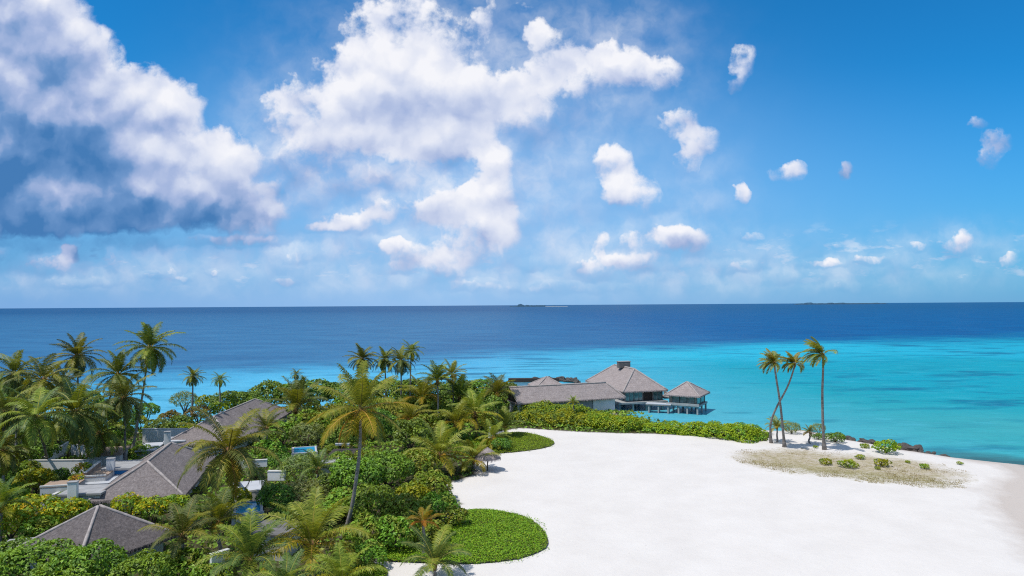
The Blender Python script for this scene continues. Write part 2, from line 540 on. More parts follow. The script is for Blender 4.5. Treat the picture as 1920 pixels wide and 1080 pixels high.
    t.l.new(b.outputs[0], lw.inputs['Normal'])
    mx = t.node('ShaderNodeMixShader')
    t.l.new(t.m('MINIMUM', t.m('MULTIPLY', lw.outputs[0], .34), .17), mx.inputs[0])
    t.l.new(df.outputs[0], mx.inputs[1]); t.l.new(gl.outputs[0], mx.inputs[2])
    t.l.new(mx.outputs[0], out.inputs['Surface'])
    return m

M_water = water_material()
R_ = 90000.0
sea = mesh_obj('sea', mk_mesh('sea', [(-R_, -400, 0), (R_, -400, 0), (R_, R_, 0), (-R_, R_, 0)], [(0, 1, 2, 3)], M_water))
tag(sea, 'deep blue sea turning to turquoise lagoon inside the reef', kind='structure')

# ------------------------------------------------------------------ the island: one sheet of sand and soil
GZ = 1.2                                    # height of the beach above the water
coast_px = [(1920, 872), (1855, 866), (1795, 860), (1740, 851), (1700, 846), (1650, 836), (1600, 827), (1550, 815), (1500, 806),
            (1450, 809), (1380, 805), (1300, 801), (1240, 797), (1195, 784), (1160, 776), (1125, 768)]
coast = [(p.x, p.y) for p in (at_z(x, y, 0.0) for x, y in coast_px)]
coast += [(x * S, y * S) for x, y in [(16.5, 134), (11.5, 140), (7.5, 146), (3.5, 160), (-2, 162), (-13, 150), (-27, 136), (-44, 124),
                                      (-56, 109), (-75, 113), (-100, 116), (-150, 112), (-150, 8), (24, 8), (33, 24), (42.5, 44), (52, 60), (61.5, 74)]]
forest_px = [(-900, 1400), (690, 1500), (690, 1080), (735, 1040), (835, 985), (872, 945), (845, 908), (900, 892), (905, 850),
             (930, 812), (975, 804), (1100, 812), (1220, 815), (1330, 820), (1440, 830), (1458, 812)]
forest = [(p.x, p.y) for p in (at_z(x, y, GZ) for x, y in forest_px)]
forest += [(x * S, y * S) for x, y in [(30, 117), (18, 126), (4, 150), (0, 175), (-40, 150), (-150, 140), (-160, 20)]]
dry_px = [(1367, 846), (1372, 862), (1430, 878), (1497, 888), (1580, 897), (1680, 907), (1793, 918), (1806, 902), (1833, 887), (1790, 880), (1760, 868),
          (1700, 858), (1640, 852), (1560, 848), (1500, 838), (1440, 842)]
dry = smooth_poly([(p.x, p.y) for p in (at_z(x, y, GZ) for x, y in dry_px)], 1)

def land_h(x, y):
    sd = sdist(coast, x, y)
    soft = np.clip((48 * S - y) / (25 * S), 0, 1) * np.clip((x - 20 * S) / (10 * S), 0, 1)
    slope = 7.5 + 12 * np.clip((x - 34 * S) / (14 * S), 0, 1) * np.clip((86 * S - y) / (22 * S), 0, 1) + 8 * soft
    h = GZ * np.tanh(np.clip(sd / slope, -1.2, 6) * 1.5) / np.tanh(1.5 * 1.0) * .95
    return np.clip(h, -1.5, GZ), sd

def build_land():
    step = 1.0
    xs = np.arange(-150 * S, 72 * S, step); ys = np.arange(20 * S, 172 * S, step)
    X, Y = np.meshgrid(xs, ys)
    h, sd = land_h(X, Y)
    un = np.zeros_like(h)
    for i in range(h.shape[0]):
        for j in range(h.shape[1]):
            if sd[i, j] > -3:
                un[i, j] = mnoise.noise((X[i, j] * .12, Y[i, j] * .12, 0)) * .10 + mnoise.noise((X[i, j] * .5, Y[i, j] * .5, 3)) * .025
    h = h + un * np.clip(sd / 6, 0, 1)
    keep = sd > -8
    idx = -np.ones(h.shape, dtype=int)
    idx[keep] = np.arange(keep.sum())
    verts = np.stack([X[keep], Y[keep], h[keep]], 1)
    a, b, c, d = idx[:-1, :-1], idx[:-1, 1:], idx[1:, 1:], idx[1:, :-1]
    ok = (a >= 0) & (b >= 0) & (c >= 0) & (d >= 0)
    faces = np.stack([a[ok], b[ok], c[ok], d[ok]], 1)
    m, t, p, out = new_mat('island_ground')
    at = lambda n: t.node('ShaderNodeAttribute', attribute_name=n).outputs['Fac']
    g = t.node('ShaderNodeNewGeometry').outputs['Position']
    sp = t.node('ShaderNodeSeparateXYZ'); t.l.new(g, sp.inputs[0])
    n1 = t.noise(g, .22, 6, .62); n2 = t.noise(g, 1.6, 6, .65); n3 = t.noise(g, 7.0, 4, .6)
    sand = t.ramp(n1, [(.3, (.56, .533, .512)), (.7, (.615, .590, .570))])
    sand = t.mix(t.map(n3, .56, .72, 0, .25), sand, (.44, .41, .39))
    # litter and footprints in loose bands across the beach
    lit = t.m('MULTIPLY', t.map(t.noise(g, 2.6, 5, .75), .63, .70), t.map(t.noise(t.v('MULTIPLY', g, (.03, .12, 0)), 1, 3, .6), .5, .66))
    sand = t.mix(t.m('MULTIPLY', lit, .75), sand, (.33, .29, .26))
    soil = t.ramp(n2, [(.3, (.035, .040, .016)), (.7, (.085, .075, .040))])
    dsd = t.m('MULTIPLY_ADD', t.m('SUBTRACT', n2, .5), 5.5, at('dry_d'))
    dsd = t.m('MULTIPLY_ADD', t.m('SUBTRACT', n1, .5), 8.0, dsd)
    dryc = t.ramp(t.noise(g, .9, 7, .7), [(.30, (.19, .165, .075)), (.46, (.33, .28, .17)), (.60, (.42, .37, .31)), (.74, (.50, .46, .43))])
    dryc = t.mix(t.map(n3, .5, .66, 0, .55), dryc, (.16, .145, .05))
    fg = t.m('MULTIPLY', at('front_d'), t.map(n2, .30, .55))
    dryc = t.mix(t.m('MULTIPLY', fg, .8), dryc, (.215, .195, .062))
    col = t.mix(t.m('MULTIPLY', t.map(dsd, -.5, 3.2), .9), sand, dryc)
    fsd = t.m('MULTIPLY_ADD', t.m('SUBTRACT', n2, .5), 2.2, at('forest_d'))
    col = t.mix(t.map(fsd, .2, 1.1), col, soil)
    # damp sand and wrack near the water line
    zz = t.m('MULTIPLY_ADD', t.m('SUBTRACT', n1, .5), .34, sp.outputs[2])
    zz = t.m('MULTIPLY_ADD', t.m('SUBTRACT', n2, .5), .12, zz)
    col = t.mix(t.map(zz, .80, 1.06, .8, 0), col, (.42, .37, .335))
    wet = t.map(zz, .10, .42, 1, 0)
    col = t.mix(t.m('MULTIPLY', wet, .85), col, (.30, .27, .24))
    wr = t.m('MULTIPLY', t.map(t.m('ABSOLUTE', t.m('SUBTRACT', zz, .80)), 0, .10, 1, 0), t.map(n3, .55, .68))
    col = t.mix(t.m('MULTIPLY', wr, .35), col, (.22, .19, .16))
    t.l.new(col, p.inputs['Base Color'])
    p.inputs['Roughness'].default_value = .95
    p.inputs['Specular IOR Level'].default_value = .12
    b = t.node('ShaderNodeBump'); b.inputs['Strength'].default_value = .45; b.inputs['Distance'].default_value = .12
    t.l.new(t.m('MULTIPLY_ADD', n2, 1.0, t.m('MULTIPLY', n3, .4)), b.inputs['Height'])
    t.l.new(b.outputs[0], p.inputs['Normal'])
    me = mk_mesh('island_ground', verts.tolist(), faces.tolist(), m, smooth=True)
    for nm, poly in (('dry_d', dry), ('forest_d', forest)):
        at_ = me.attributes.new(nm, 'FLOAT', 'POINT')
        at_.data.foreach_set('value', np.clip(sdist(poly, X[keep], Y[keep]), -20, 20).astype(np.float32))
    fa = at_z(1430, 872, GZ); fb = at_z(1800, 912, GZ)
    xk, yk = X[keep], Y[keep]
    fr = np.clip(1 - (yk - (fa.y + (xk - fa.x) * (fb.y - fa.y) / (fb.x - fa.x)) - .8) / 4.5, 0, 1) * np.clip((xk - fa.x + 2) / 6, 0, 1)
    me.attributes.new('front_d', 'FLOAT', 'POINT').data.foreach_set('value', fr.astype(np.float32))
    o = mesh_obj('ground', me)
    tag(o, 'white coral sand beach with darker soil under the trees', kind='structure')
build_land()

def gz(x, y):
    return float(land_h(np.array([x]), np.array([y]))[0][0])

# far islands on the horizon
def far_island(x0, x1, yb, hpx, dist, label, sand_side):
    m = simple_mat('distant_wood', (.030, .085, .150), .95, .2, .02)  # blue distance haze is put into the wood colour
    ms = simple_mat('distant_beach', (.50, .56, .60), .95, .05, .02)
    a = ray(x0, yb); b = ray(x1, yb)
    A = Vector((a.x / a.y * dist, dist, 0)); B = Vector((b.x / b.y * dist, dist, 0))
    n = 90; vs = []; fs = []; mi = []
    for i in range(n + 1):
        u = i / n
        env = min(1, u * 7, (1 - u) * 7) ** .6
        hh = hpx * dist / FPX * env * (.45 + .75 * mnoise.noise((u * 9, hpx, 5)) ** 2 * 2 + .35 * mnoise.noise((u * 40, 2, hpx)))
        if sand_side and u > .62: hh *= .4
        hh = max(hh, .3)
        p = A.lerp(B, u)
        w = 90 * env + 8
        vs += [(p.x, p.y - w - 30, .05), (p.x, p.y - w, 2.2), (p.x, p.y - w * .8, 2 + hh), (p.x, p.y + w, 2 + hh * .9), (p.x, p.y + w + 30, .05)]
    for i in range(n):
        for k in range(4):
            q = i * 5 + k
            fs.append((q, q + 5, q + 6, q + 1)); mi.append(1 if (k == 0 and sand_side and i / n > .6) else 0)
    o = mesh_obj('distant_island', mk_mesh('distant_island', vs, fs, [m, ms], mi, True))
    tag(o, label, kind='structure')
far_island(955, 1064, 571.5, 4.6, 9000, 'low wooded island with a pale beach on the horizon at the middle', True)
far_island(1488, 1665, 567, 4.0, 12000, 'longer faint island low on the horizon to the right', False)

# ------------------------------------------------------------------ materials
def thatch_material(name, c1, c2, c3):
    m, t, p, out = new_mat(name)
    co = t.node('ShaderNodeTexCoord').outputs['Object']
    n1 = t.noise(co, .8, 5, .6)
    n2 = t.noise(t.v('MULTIPLY', co, (5, 5, 2.4)), 1, 6, .7)
    n3 = t.noise(t.v('MULTIPLY', co, (16, 16, 6)), 1, 4, .7)
    col = t.ramp(n2, [(.28, c1), (.5, c2), (.72, c3)])
    col = t.mix(t.map(n1, .35, .7, .0, .45), col, c1)
    col = t.mix(t.map(n3, .58, .72, 0, .5), col, tuple(x * .35 for x in c1))
    course = t.m('FRACT', t.m('MULTIPLY', t.node('ShaderNodeSeparateXYZ').outputs[2], 1.0))
    sp = t.n[-2] if t.n[-2].type == 'SEPXYZ' else next(n for n in t.n if n.type == 'SEPXYZ')
    t.l.new(co, sp.inputs[0])
    course = t.m('FRACT', t.m('MULTIPLY_ADD', n1, 1.2, t.m('MULTIPLY', sp.outputs[2], 2.6)))
    col = t.mix(t.map(course, .0, .16, .30, 0), col, tuple(x * .45 for x in c1))
    t.l.new(col, p.inputs['Base Color'])
    p.inputs['Roughness'].default_value = 1.0
    p.inputs['Specular IOR Level'].default_value = .05
    b = t.node('ShaderNodeBump'); b.inputs['Strength'].default_value = .9; b.inputs['Distance'].default_value = .12
    t.l.new(t.m('MULTIPLY_ADD', n2, .8, t.m('MULTIPLY', n3, .5)), b.inputs['Height'])
    t.l.new(b.outputs[0], p.inputs['Normal'])
    return m

M_thatch = thatch_material('bleached_thatch', (.195, .165, .161), (.315, .274, .270), (.45, .398, .392))
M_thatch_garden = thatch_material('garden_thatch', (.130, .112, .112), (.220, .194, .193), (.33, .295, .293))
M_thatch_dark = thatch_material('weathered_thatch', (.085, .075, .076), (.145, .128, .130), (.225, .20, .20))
M_ridge = simple_mat('pale_ridge_thatch', (.40, .36, .35), 1.0, .2, 3.0, 0, .05)
M_white = simple_mat('white_render', (.72, .73, .73), .85, .07, .8)
M_offwhite = simple_mat('worn_white_render', (.56, .56, .55), .85, .12, .7)
M_slab = simple_mat('grey_roof_screed', (.34, .345, .36), .85, .16, .9)
M_slabd = simple_mat('dark_roof_screed', (.17, .165, .165), .9, .2, .9)
M_paleslab = simple_mat('pale_grey_screed', (.44, .46, .50), .8, .07, .5)
M_tan = simple_mat('tan_decking', (.36, .27, .21), .85, .15, 2.0)
M_wood = simple_mat('grey_weathered_wood', (.27, .245, .225), .85, .18, 4.0)
M_darkwood = simple_mat('dark_stained_wood', (.055, .042, .035), .7, .2, 4.0)
M_conc = simple_mat('grey_concrete', (.35, .36, .36), .85, .14, 1.5)
M_teal = simple_mat('teal_painted_band', (.02, .34, .31), .5, .08, 1.0)
M_blue = simple_mat('blue_painted_band', (.015, .17, .42), .5, .08, 1.0)
M_rock = simple_mat('dark_wet_rock', (.10, .088, .080), .75, .26, 2.2, .6)
M_trunk_bush = simple_mat('brown_bark', (.13, .10, .075), .9, .2, 6)

def glass_material():
    m, t, p, out = new_mat('green_tinted_glass')
    co = t.node('ShaderNodeTexCoord').outputs['Object']
    n = t.noise(co, 1.3, 3, .5)
    t.l.new(t.ramp(n, [(.35, (.035, .085, .085)), (.6, (.16, .26, .25)), (.75, (.36, .45, .43))]), p.inputs['Base Color'])
    p.inputs['Roughness'].default_value = .08
    p.inputs['Specular IOR Level'].default_value = .6
    return m
M_glass = glass_material()

def pool_material():
    m, t, p, out = new_mat('pool_water')
    g = t.node('ShaderNodeNewGeometry').outputs['Position']
    n = t.noise(g, 1.1, 4, .6)
    t.l.new(t.ramp(n, [(.3, (.0, .21, .46)), (.7, (.01, .34, .58))]), p.inputs['Base Color'])
    p.inputs['Roughness'].default_value = .12
    b = t.node('ShaderNodeBump'); b.inputs['Strength'].default_value = .3; b.inputs['Distance'].default_value = .06
    t.l.new(t.noise(g, 4.0, 3, .5), b.inputs['Height']); t.l.new(b.outputs[0], p.inputs['Normal'])
    return m
M_pool = pool_material()

# ------------------------------------------------------------------ thatched roofs
def slope_grid(V, F, quad, nu, nv, seed, amp=.05):
    """append a subdivided, slightly uneven roof plane a(bottom left) b(bottom right) c(top right) d(top left)"""
    a, b, c, d = [Vector(q) for q in quad]
    nrm = (b - a).cross(d - a)
    if nrm.length < 1e-6: nrm = (b - a).cross(c - a)
    nrm.normalize()
    base = len(V)
    for i in range(nv + 1):
        for j in range(nu + 1):
            u, v = j / nu, i / nv
            p = (a.lerp(b, u)).lerp(d.lerp(c, u), v)
            e = min(1.0, 3 * v, 3 * (1 - v))
            k = mnoise.noise((p.x * .7 + seed, p.y * .7, p.z * .7)) * amp * 1.6 + mnoise.noise((p.x * 2.6, p.y * 2.6 + seed, p.z * 2.6)) * amp * .8
            sag = -.06 * math.sin(math.pi * v)
            V.append(tuple(p + nrm * (k * e + sag)))
    for i in range(nv):
        for j in range(nu):
            q = base + i * (nu + 1) + j
            F.append((q, q + 1, q + nu + 2, q + nu + 1))

def thatch_fringe(V, F, a, b, outv, rnd, step=.10, ln=.34):
    """ragged hanging ends of the thatch along one eave"""
    a = Vector(a); b = Vector(b)
    n = max(2, int((b - a).length / step))
    t = (b - a).normalized()
    o = Vector(outv).normalized()
    for i in range(n):
        p = a + t * ((i + rnd.random()) * step) + Vector((0, 0, .10))
        L = ln * rnd.uniform(.6, 1.25)
        w = step * rnd.uniform(.7, 1.3)
        q = len(V)
        lean = t * rnd.uniform(-.08, .08)
        V += [tuple(p - t * w * .5 + o * .02), tuple(p + t * w * .5 + o * .02),
              tuple(p + t * w * .35 + o * (.10 * rnd.random() + .05) + lean - Vector((0, 0, L))),
              tuple(p - t * w * .35 + o * (.10 * rnd.random() + .05) + lean - Vector((0, 0, L * rnd.uniform(.8, 1))))]
        F.append((q, q + 1, q + 2, q + 3))

def roof_part(parent, corners, ridge, mat, seed=1, thick=.22, caps=True, cap_r=.16, gable_ends=(False, False)):
    """hip, pyramid or gable roof in the parent's own coordinates.
    corners: eave corners anticlockwise [0..3]; ridge: two points; edge 0-1 and 2-3 run along the ridge"""
    c = [Vector(q) for q in corners]; r = [Vector(q) for q in ridge]
    rnd = random.Random(seed)
    V = []; F = []
    L = max((c[1] - c[0]).length, 3); W = max((c[2] - c[1]).length, 3)
    nu = max(6, int(L / .7)); nw = max(6, int(W / .7)); nv = 8
    slope_grid(V, F, (c[0], c[1], r[1], r[0]), nu, nv, seed)
    slope_grid(V, F, (c[2], c[3], r[0], r[1]), nu, nv, seed + 3)
    if not gable_ends[1]: slope_grid(V, F, (c[1], c[2], r[1], r[1]), nw, nv, seed + 5)
    if not gable_ends[0]: slope_grid(V, F, (c[3], c[0], r[0], r[0]), nw, nv, seed + 7)
    cen = (c[0] + c[1] + c[2] + c[3]) / 4
    dn = Vector((0, 0, -thick))
    q = len(V)
    for k in range(4): V += [tuple(c[k]), tuple(c[k] + dn)]
    for k in range(4):
        k2 = (k + 1) % 4
        F.append((q + 2 * k + 1, q + 2 * k2 + 1, q + 2 * k2, q + 2 * k))
    F.append((q + 7, q + 5, q + 3, q + 1))
    for k in range(4):
        k2 = (k + 1) % 4
        mid = (c[k] + c[k2]) / 2 - cen; mid.z = 0
        thatch_fringe(V, F, c[k], c[k2], mid, rnd)
    o = mesh_obj('roof', mk_mesh('roof', V, F, mat), parent)
    if caps:
        V = []; F = []
        segs = [(r[0], r[1])] if (r[0] - r[1]).length > .5 else []
        if not gable_ends[0]: segs += [(c[0], r[0]), (c[3], r[0])]
        if not gable_ends[1]: segs += [(c[1], r[1]), (c[2], r[1])]
        for a, b in segs:
            pts = [a.lerp(b, i / 8) + Vector((0, 0, -.05 + .03 * mnoise.noise((i * 1.7, seed, a.x)))) for i in range(9)]
            tube(V, F, pts, [cap_r * (1 + .22 * mnoise.noise((i * 2.1, seed + 4, b.y))) for i in range(9)], 7)
        mesh_obj('ridge_cap', mk_mesh('ridge_cap', V, F, M_ridge, smooth=True), o)
    return o

def local(o, p):
    """world point -> the thing's own coordinates"""
    a = o.rotation_euler[2]
    v = Vector(p) - Vector(o.location)
    return Matrix.Rotation(-a, 3, 'Z') @ v

def frame_from(a, b):
    return math.atan2(b[1] - a[1], b[0] - a[0])

# ---- the large thatched villa over the lagoon
def big_villa():
    Cn = Vector((20.5 * S, 127.5 * S, 3.7 * S)); Rn = Vector((29.4 * S, 129.8 * S, 3.7 * S))
    az = frame_from(Cn, Rn)
    W = (Rn - Cn).length; L = 19.5 * S
    t = thing('overwater_villa', (Cn.x, Cn.y, 0), 'largest thatched villa on stilts over the lagoon, with a box vent on its ridge', 'villa', az, 'thatched villas over the lagoon')
    z = 3.7 * S; zr = 7.45 * S
    roof_part(t, [(W, 0, z), (W, L, z), (0, L, z), (0, 0, z)], [(W / 2, L * .25, zr), (W / 2, L * .75, zr)], M_thatch, 3, cap_r=.22)
    # box vent on the ridge
    v = box_part('ridge_vent', (W / 2, L * .51, zr + .45), (2.9, 1.5, 1.5), M_slabd, t, 0, .04)
    box_part('vent_lid', (0, 0, .80), (3.1, 1.7, .12), M_slab, v, 0, .02)
    for k in range(5):
        box_part('louvre', (0, -.78, -.5 + k * .25), (2.5, .05, .10), M_wood, v, 0, .01)
    zd = 1.75 * S
    box_part('deck', (W / 2 - .6, L / 2 - .2, zd - .22), (W + 1.0, L + .2, .44), M_conc, t, 0, .03)
    i = .95
    ztop = z - .25
    hw = ztop - zd
    # glazed front towards the beach, door opening, corner windows
    box_part('wall', (W / 2, L / 2 + 1.2, zd + hw / 2), (W - 2 * i - 1.2, L - 5.0, hw), M_offwhite, t, 0, .02)
    for x0, x1 in ((i, i + 2.1), (i + 2.2, i + 4.2), (i + 6.9, W - i - .1)):
        f = box_part('window', ((x0 + x1) / 2, i, zd + hw / 2 + .05), (x1 - x0, .06, hw - .2), M_glass, t, 0, .0)
        for k in range(3):
            box_part('mullion', (-(x1 - x0) / 2 + (x1 - x0) * k / 2, -.05, 0), (.08, .08, hw - .2), M_wood, f, 0, .01)
    for y0, y1 in ((i, i + 2.4), (i + 2.5, i + 5.2), (i + 5.3, i + 8.0)):
        box_part('window', (W - i, (y0 + y1) / 2, zd + hw / 2 + .05), (.06, y1 - y0 - .1, hw - .2), M_glass, t, 0, .0)
    box_part('doorway', (i + 5.55, i + .25, zd + hw / 2), (2.5, .1, hw - .1), M_darkwood, t, 0, 0)  # dark panel stands for the shade inside the open doorway
    for x, y in ((i, i), (i + 4.3, i), (i + 6.8, i), (W - i, i), (W - i, i + 5.25), (i, i + 6)):
        box_part('post', (x, y - .02, zd + hw / 2), (.20, .20, hw), M_wood, t, 0, .02)
    box_part('balcony', (W + 1.3, 4.0, zd + .30), (2.6, 4.6, .30), M_wood, t, 0, .02)
    for y in (1.9, 4.0, 6.1):
        box_part('balcony_rail', (W + 2.55, y, zd + .85), (.08, 1.9, .8), M_wood, t, 0, .01)
    for x in (-.7, 2.6, 5.9, W - 1.2):
        for y in (.4, 6.5, 13, L - 1):
            box_part('pile', (x, y, (zd - .44) / 2 - .4), (.42, .42, zd - .44 + .8), M_conc, t, 0, .02)
    return t, Cn, az
VB, _, _ = big_villa()

# ---- the small pavilion on stilts
def pavilion():
    A = Vector((27.8 * S, 125.9 * S, 0)); B = Vector((33.5 * S, 122.7 * S, 0))
    az = frame_from(A, B)
    W = 6.6 * S; D = 7.4 * S; z = 3.35 * S; zr = 5.55 * S
    t = thing('stilt_pavilion', A, 'small square thatched pavilion on stilts with glazed sides, furthest out in the lagoon', 'pavilion', az, 'thatched villas over the lagoon')
    roof_part(t, [(0, 0, z), (W, 0, z), (W, D, z), (0, D, z)], [(W / 2 - .1, D / 2, zr), (W / 2 + .1, D / 2, zr)], M_thatch, 9, cap_r=.18)
    zd = 1.65 * S; i = 1.0; ztop = z - .2; hw = ztop - zd
    box_part('deck', (W / 2, D / 2, zd - .2), (W - .9, D - .9, .4), M_conc, t, 0, .03)
    box_part('deck_edge', (W / 2, .42, zd + .1), (W - .7, .14, .55), M_conc, t, 0, .02)
    f = box_part('back_wall', (W / 2, D - i, zd + hw / 2), (W - 2 * i, .15, hw), M_darkwood, t, 0, .01)
    for k in range(3):
        w = (W - 2 * i - .9) / 3
        f = box_part('window', (i + .45 + w * (k + .5), i, zd + hw / 2), (w - .12, .05, hw - .1), M_glass, t, 0, 0)
        box_part('window_bar', (0, -.04, -.15), (w - .12, .05, .06), M_wood, f, 0, 0)
    for s in (0, 1):
        for k in range(2):
            w = (D - 2 * i) / 2
            box_part('window', (i if s == 0 else W - i, i + w * (k + .5), zd + hw / 2), (.05, w - .2, hw - .1), M_glass, t, 0, 0)
    for x in (i, W - i):
        for y in (i, D / 2, D - i):
            box_part('post', (x, y, zd + hw / 2), (.24, .24, hw), M_wood, t, 0, .02)
    box_part('corner_panel', (i + .22, i - .02, zd + hw / 2), (.45, .12, hw), M_tan, t, 0, .01)
    box_part('corner_panel', (W - i - .22, i - .02, zd + hw / 2), (.45, .12, hw), M_tan, t, 0, .01)
    for x in (.8, W * .38, W * .62, W - .8):
        for y in (.8, D / 2, D - .8):
            box_part('pile', (x, y, (zd - .4) / 2 - .45), (.36, .36, zd - .4 + .9), M_conc, t, 0, .02)
    return t
pavilion()

# ---- timber walkway between them
def walkway():
    a = at_d(1212, 752, 127.2); b = at_d(1259, 757, 125.6)
    az = frame_from(a, b); L = (b - a).length
    z = 1.75 * S
    t = thing('walkway', (a.x, a.y, 0), 'short pale timber walkway on posts joining the large villa to the small pavilion', 'walkway', az)
    box_part('deck', (L / 2, 0, z - .1), (L, 2.2, .16), M_paleslab, t, 0, .02)
    box_part('beam', (L / 2, -1.0, z - .30), (L, .18, .24), M_wood, t, 0, .02)
    box_part('beam', (L / 2, 1.0, z - .30), (L, .18, .24), M_wood, t, 0, .02)
    for k in range(3):
        for s in (-.8, .8):
            box_part('post', (L * (.12 + .38 * k), s, z / 2 - .55), (.30, .30, z + .3), M_conc, t, 0, .02)
walkway()

# ---- the long low building at the edge of the hedge
def long_house():
    A = Vector((.8 * S, 117 * S, 0)); B = Vector((20.5 * S, 124 * S, 0))
    az = frame_from(A, B); L = (B - A).length; D = 5.1 * S
    t = thing('long_thatched_house', A, 'long low white building with a thatched gable roof behind the beach hedge', 'building', az, 'thatched villas over the lagoon')
    z = 3.15 * S; zr = 5.75 * S
    r0 = (-.7, D / 2, zr); r1 = (L - 2.7 * S, D / 2, zr)
    roof_part(t, [(0, 0, z), (L, 0, z), (L, D, z), (0, D, z)], [r0, r1], M_thatch, 21, gable_ends=(True, False), cap_r=.2)
    # gable end boarding
    V = [(.25, .5, z - .1), (.25, D - .5, z - .1), (-.25, D / 2, zr - .35), (.40, .5, z - .1), (.40, D - .5, z - .1), (-.1, D / 2, zr - .35)]
    mesh_obj('gable', mk_mesh('gable', V, [(0, 2, 1), (3, 4, 5), (0, 1, 4, 3), (1, 2, 5, 4), (2, 0, 3, 5)], M_darkwood), t)
    wz = (z - .15 + .6) / 2
    box_part('wall', (4.0, D / 2, wz), (6.4, D - 1.2, z - .75), M_slab, t, 0, .02)
    box_part('wall', (12.3, D / 2, wz), (10.2, D - 1.4, z - .75), M_conc, t, 0, .02)
    w = box_part('wall', (20.1, D / 2, wz), (5.2, D - 1.15, z - .75), M_white, t, 0, .02)
    w['label'] = 'brightest white wall panel'
    box_part('plinth', (20.6, D / 2 - .4, .75), (7.2, D, .5), M_conc, t, 0, .03)
    box_part('pillar', (.55, .75, wz), (.5, .5, z - .75), M_white, t, 0, .02)
    box_part('pillar', (.55, D - .75, wz), (.5, .5, z - .75), M_white, t, 0, .02)
long_house()

# ---- small cone-shaped roof and the wall behind the long house
def small_hut():
    p = at_d(1025, 706, 147.0)
    t = thing('thatched_hut', (p.x, p.y, GZ), 'small pointed thatched roof behind the long thatched building', 'hut', .25, 'thatched villas over the lagoon')
    w = 3.3 * S; z = 2.75 * S - GZ; zr = p.z - GZ
    roof_part(t, [(-w, -w, z), (w, -w, z), (w, w, z), (-w, w, z)], [(-.1, 0, zr), (.1, 0, zr)], M_thatch, 31)
    box_part('wall', (0, 0, z / 2 - .1), (w * 1.5, w * 1.5, z - .1), M_offwhite, t)
small_hut()

def back_wall():
    a = at_d(955, 713, 165); b = at_d(1046, 709.5, 165)
    az = frame_from(a, b); L = (b - a).length
    t = thing('boundary_wall', (a.x, a.y, 0), 'white wall with a dark brown capping behind the small pointed hut', 'wall', az)
    box_part('wall', (L / 2, 0, 1.2), (L, .3, 2.6), M_white, t)
    box_part('capping', (L / 2, -.1, a.z + .05), (L + .6, 1.2, 1.1), M_darkwood, t, 0, .05)
back_wall()

# ------------------------------------------------------------------ thatched garden villas among the palms
AX = math.atan2(.97, -.24)
def garden_villa(near, az, W, L, ze, zr, hip, mat, label, seed):
    """near: middle of the near eave; az: direction of the ridge"""
    t = thing('thatched_villa', (near[0], near[1], GZ), label, 'villa', az, 'thatched villas in the palm grove')
    ze -= GZ; zr -= GZ
    r0 = (hip, 0, zr); r1 = (max(L - hip, hip + .2), 0, zr)
    # edges 0-1 / 2-3 along the ridge
    roof_part(t, [(0, -W / 2, ze), (L, -W / 2, ze), (L, W / 2, ze), (0, W / 2, ze)], [r0, r1], mat, seed, cap_r=.15)
    box_part('wall', (L / 2, 0, ze / 2 - .15), (L - 2.0, W - 2.0, ze - .2), M_white, t, 0, .02)
    f = box_part('fascia', (L / 2, W / 2 - .1, ze - .36), (L - .3, .12, .22), M_darkwood, t, 0, .01)
    return t
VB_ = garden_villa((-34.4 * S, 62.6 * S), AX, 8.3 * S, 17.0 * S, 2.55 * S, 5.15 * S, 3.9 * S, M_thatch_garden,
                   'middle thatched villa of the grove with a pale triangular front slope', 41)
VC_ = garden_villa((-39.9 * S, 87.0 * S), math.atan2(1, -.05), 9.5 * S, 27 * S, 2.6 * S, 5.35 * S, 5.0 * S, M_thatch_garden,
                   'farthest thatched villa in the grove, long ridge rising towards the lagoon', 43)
pa = at_d(185, 948, 51.6)
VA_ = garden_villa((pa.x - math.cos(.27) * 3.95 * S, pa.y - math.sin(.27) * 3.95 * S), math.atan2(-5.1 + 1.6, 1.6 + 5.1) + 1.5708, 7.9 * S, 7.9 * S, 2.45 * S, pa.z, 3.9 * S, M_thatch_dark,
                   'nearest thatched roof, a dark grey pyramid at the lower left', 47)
_aza = VA_.rotation_euler[2]
VA_.location = (pa.x - math.cos(_aza) * 3.95 * S, pa.y - math.sin(_aza) * 3.95 * S, GZ)

def slab_roof(name, px, py, d0, sx, sy, th, rz, label, mat, cat='roof', band=None, posts=True, base=True):
    """a low flat-roofed annex: walls, roof slab with upstand and an optional painted band"""
    p = at_d(px, py, d0)
    t = thing(name, (p.x, p.y, GZ), label, cat, rz, 'flat roofed annexes beside the villas')
    hz = p.z - GZ
    if base: box_part('wall', (0, 0, hz / 2 - .1), (sx - .5, sy - .5, hz - .2), M_offwhite, t, 0, .02)
    box_part('roof', (0, 0, hz), (sx, sy, th), mat, t, 0, .02)
    if band: 
        box_part('painted_band', (0, -sy / 2 + .18, hz - th / 2 - .26), (sx - .12, .12, .5), band, t, 0, .01)
    return t
rzB = AX - math.pi / 2
slab_roof('flat_roofed_annex', 165, 919, 63.4, 3.7 * S, 3.2 * S, .25, rzB - .12, 'weathered grey flat roof slab beside the lowest corner of the middle villa', M_slab)
slab_roof('flat_roofed_annex', 233, 872, 73.5, 3.0 * S, 4.0 * S, .28, rzB - .12, 'grey flat roof with a bright blue band under its edge, against the middle villa', M_slab, band=M_blue)
slab_roof('flat_roofed_annex', 197, 898, 70.3, 5.0 * S, 4.4 * S, .2, rzB, 'wide pale blue-grey flat roof between the two grey slabs', M_paleslab)
slab_roof('flat_roofed_annex', 330, 824, 88.5, 2.6 * S, 3.4 * S, .25, rzB + .1, 'small flat roof with a teal band under its edge near the farthest villa', M_paleslab, band=M_teal)
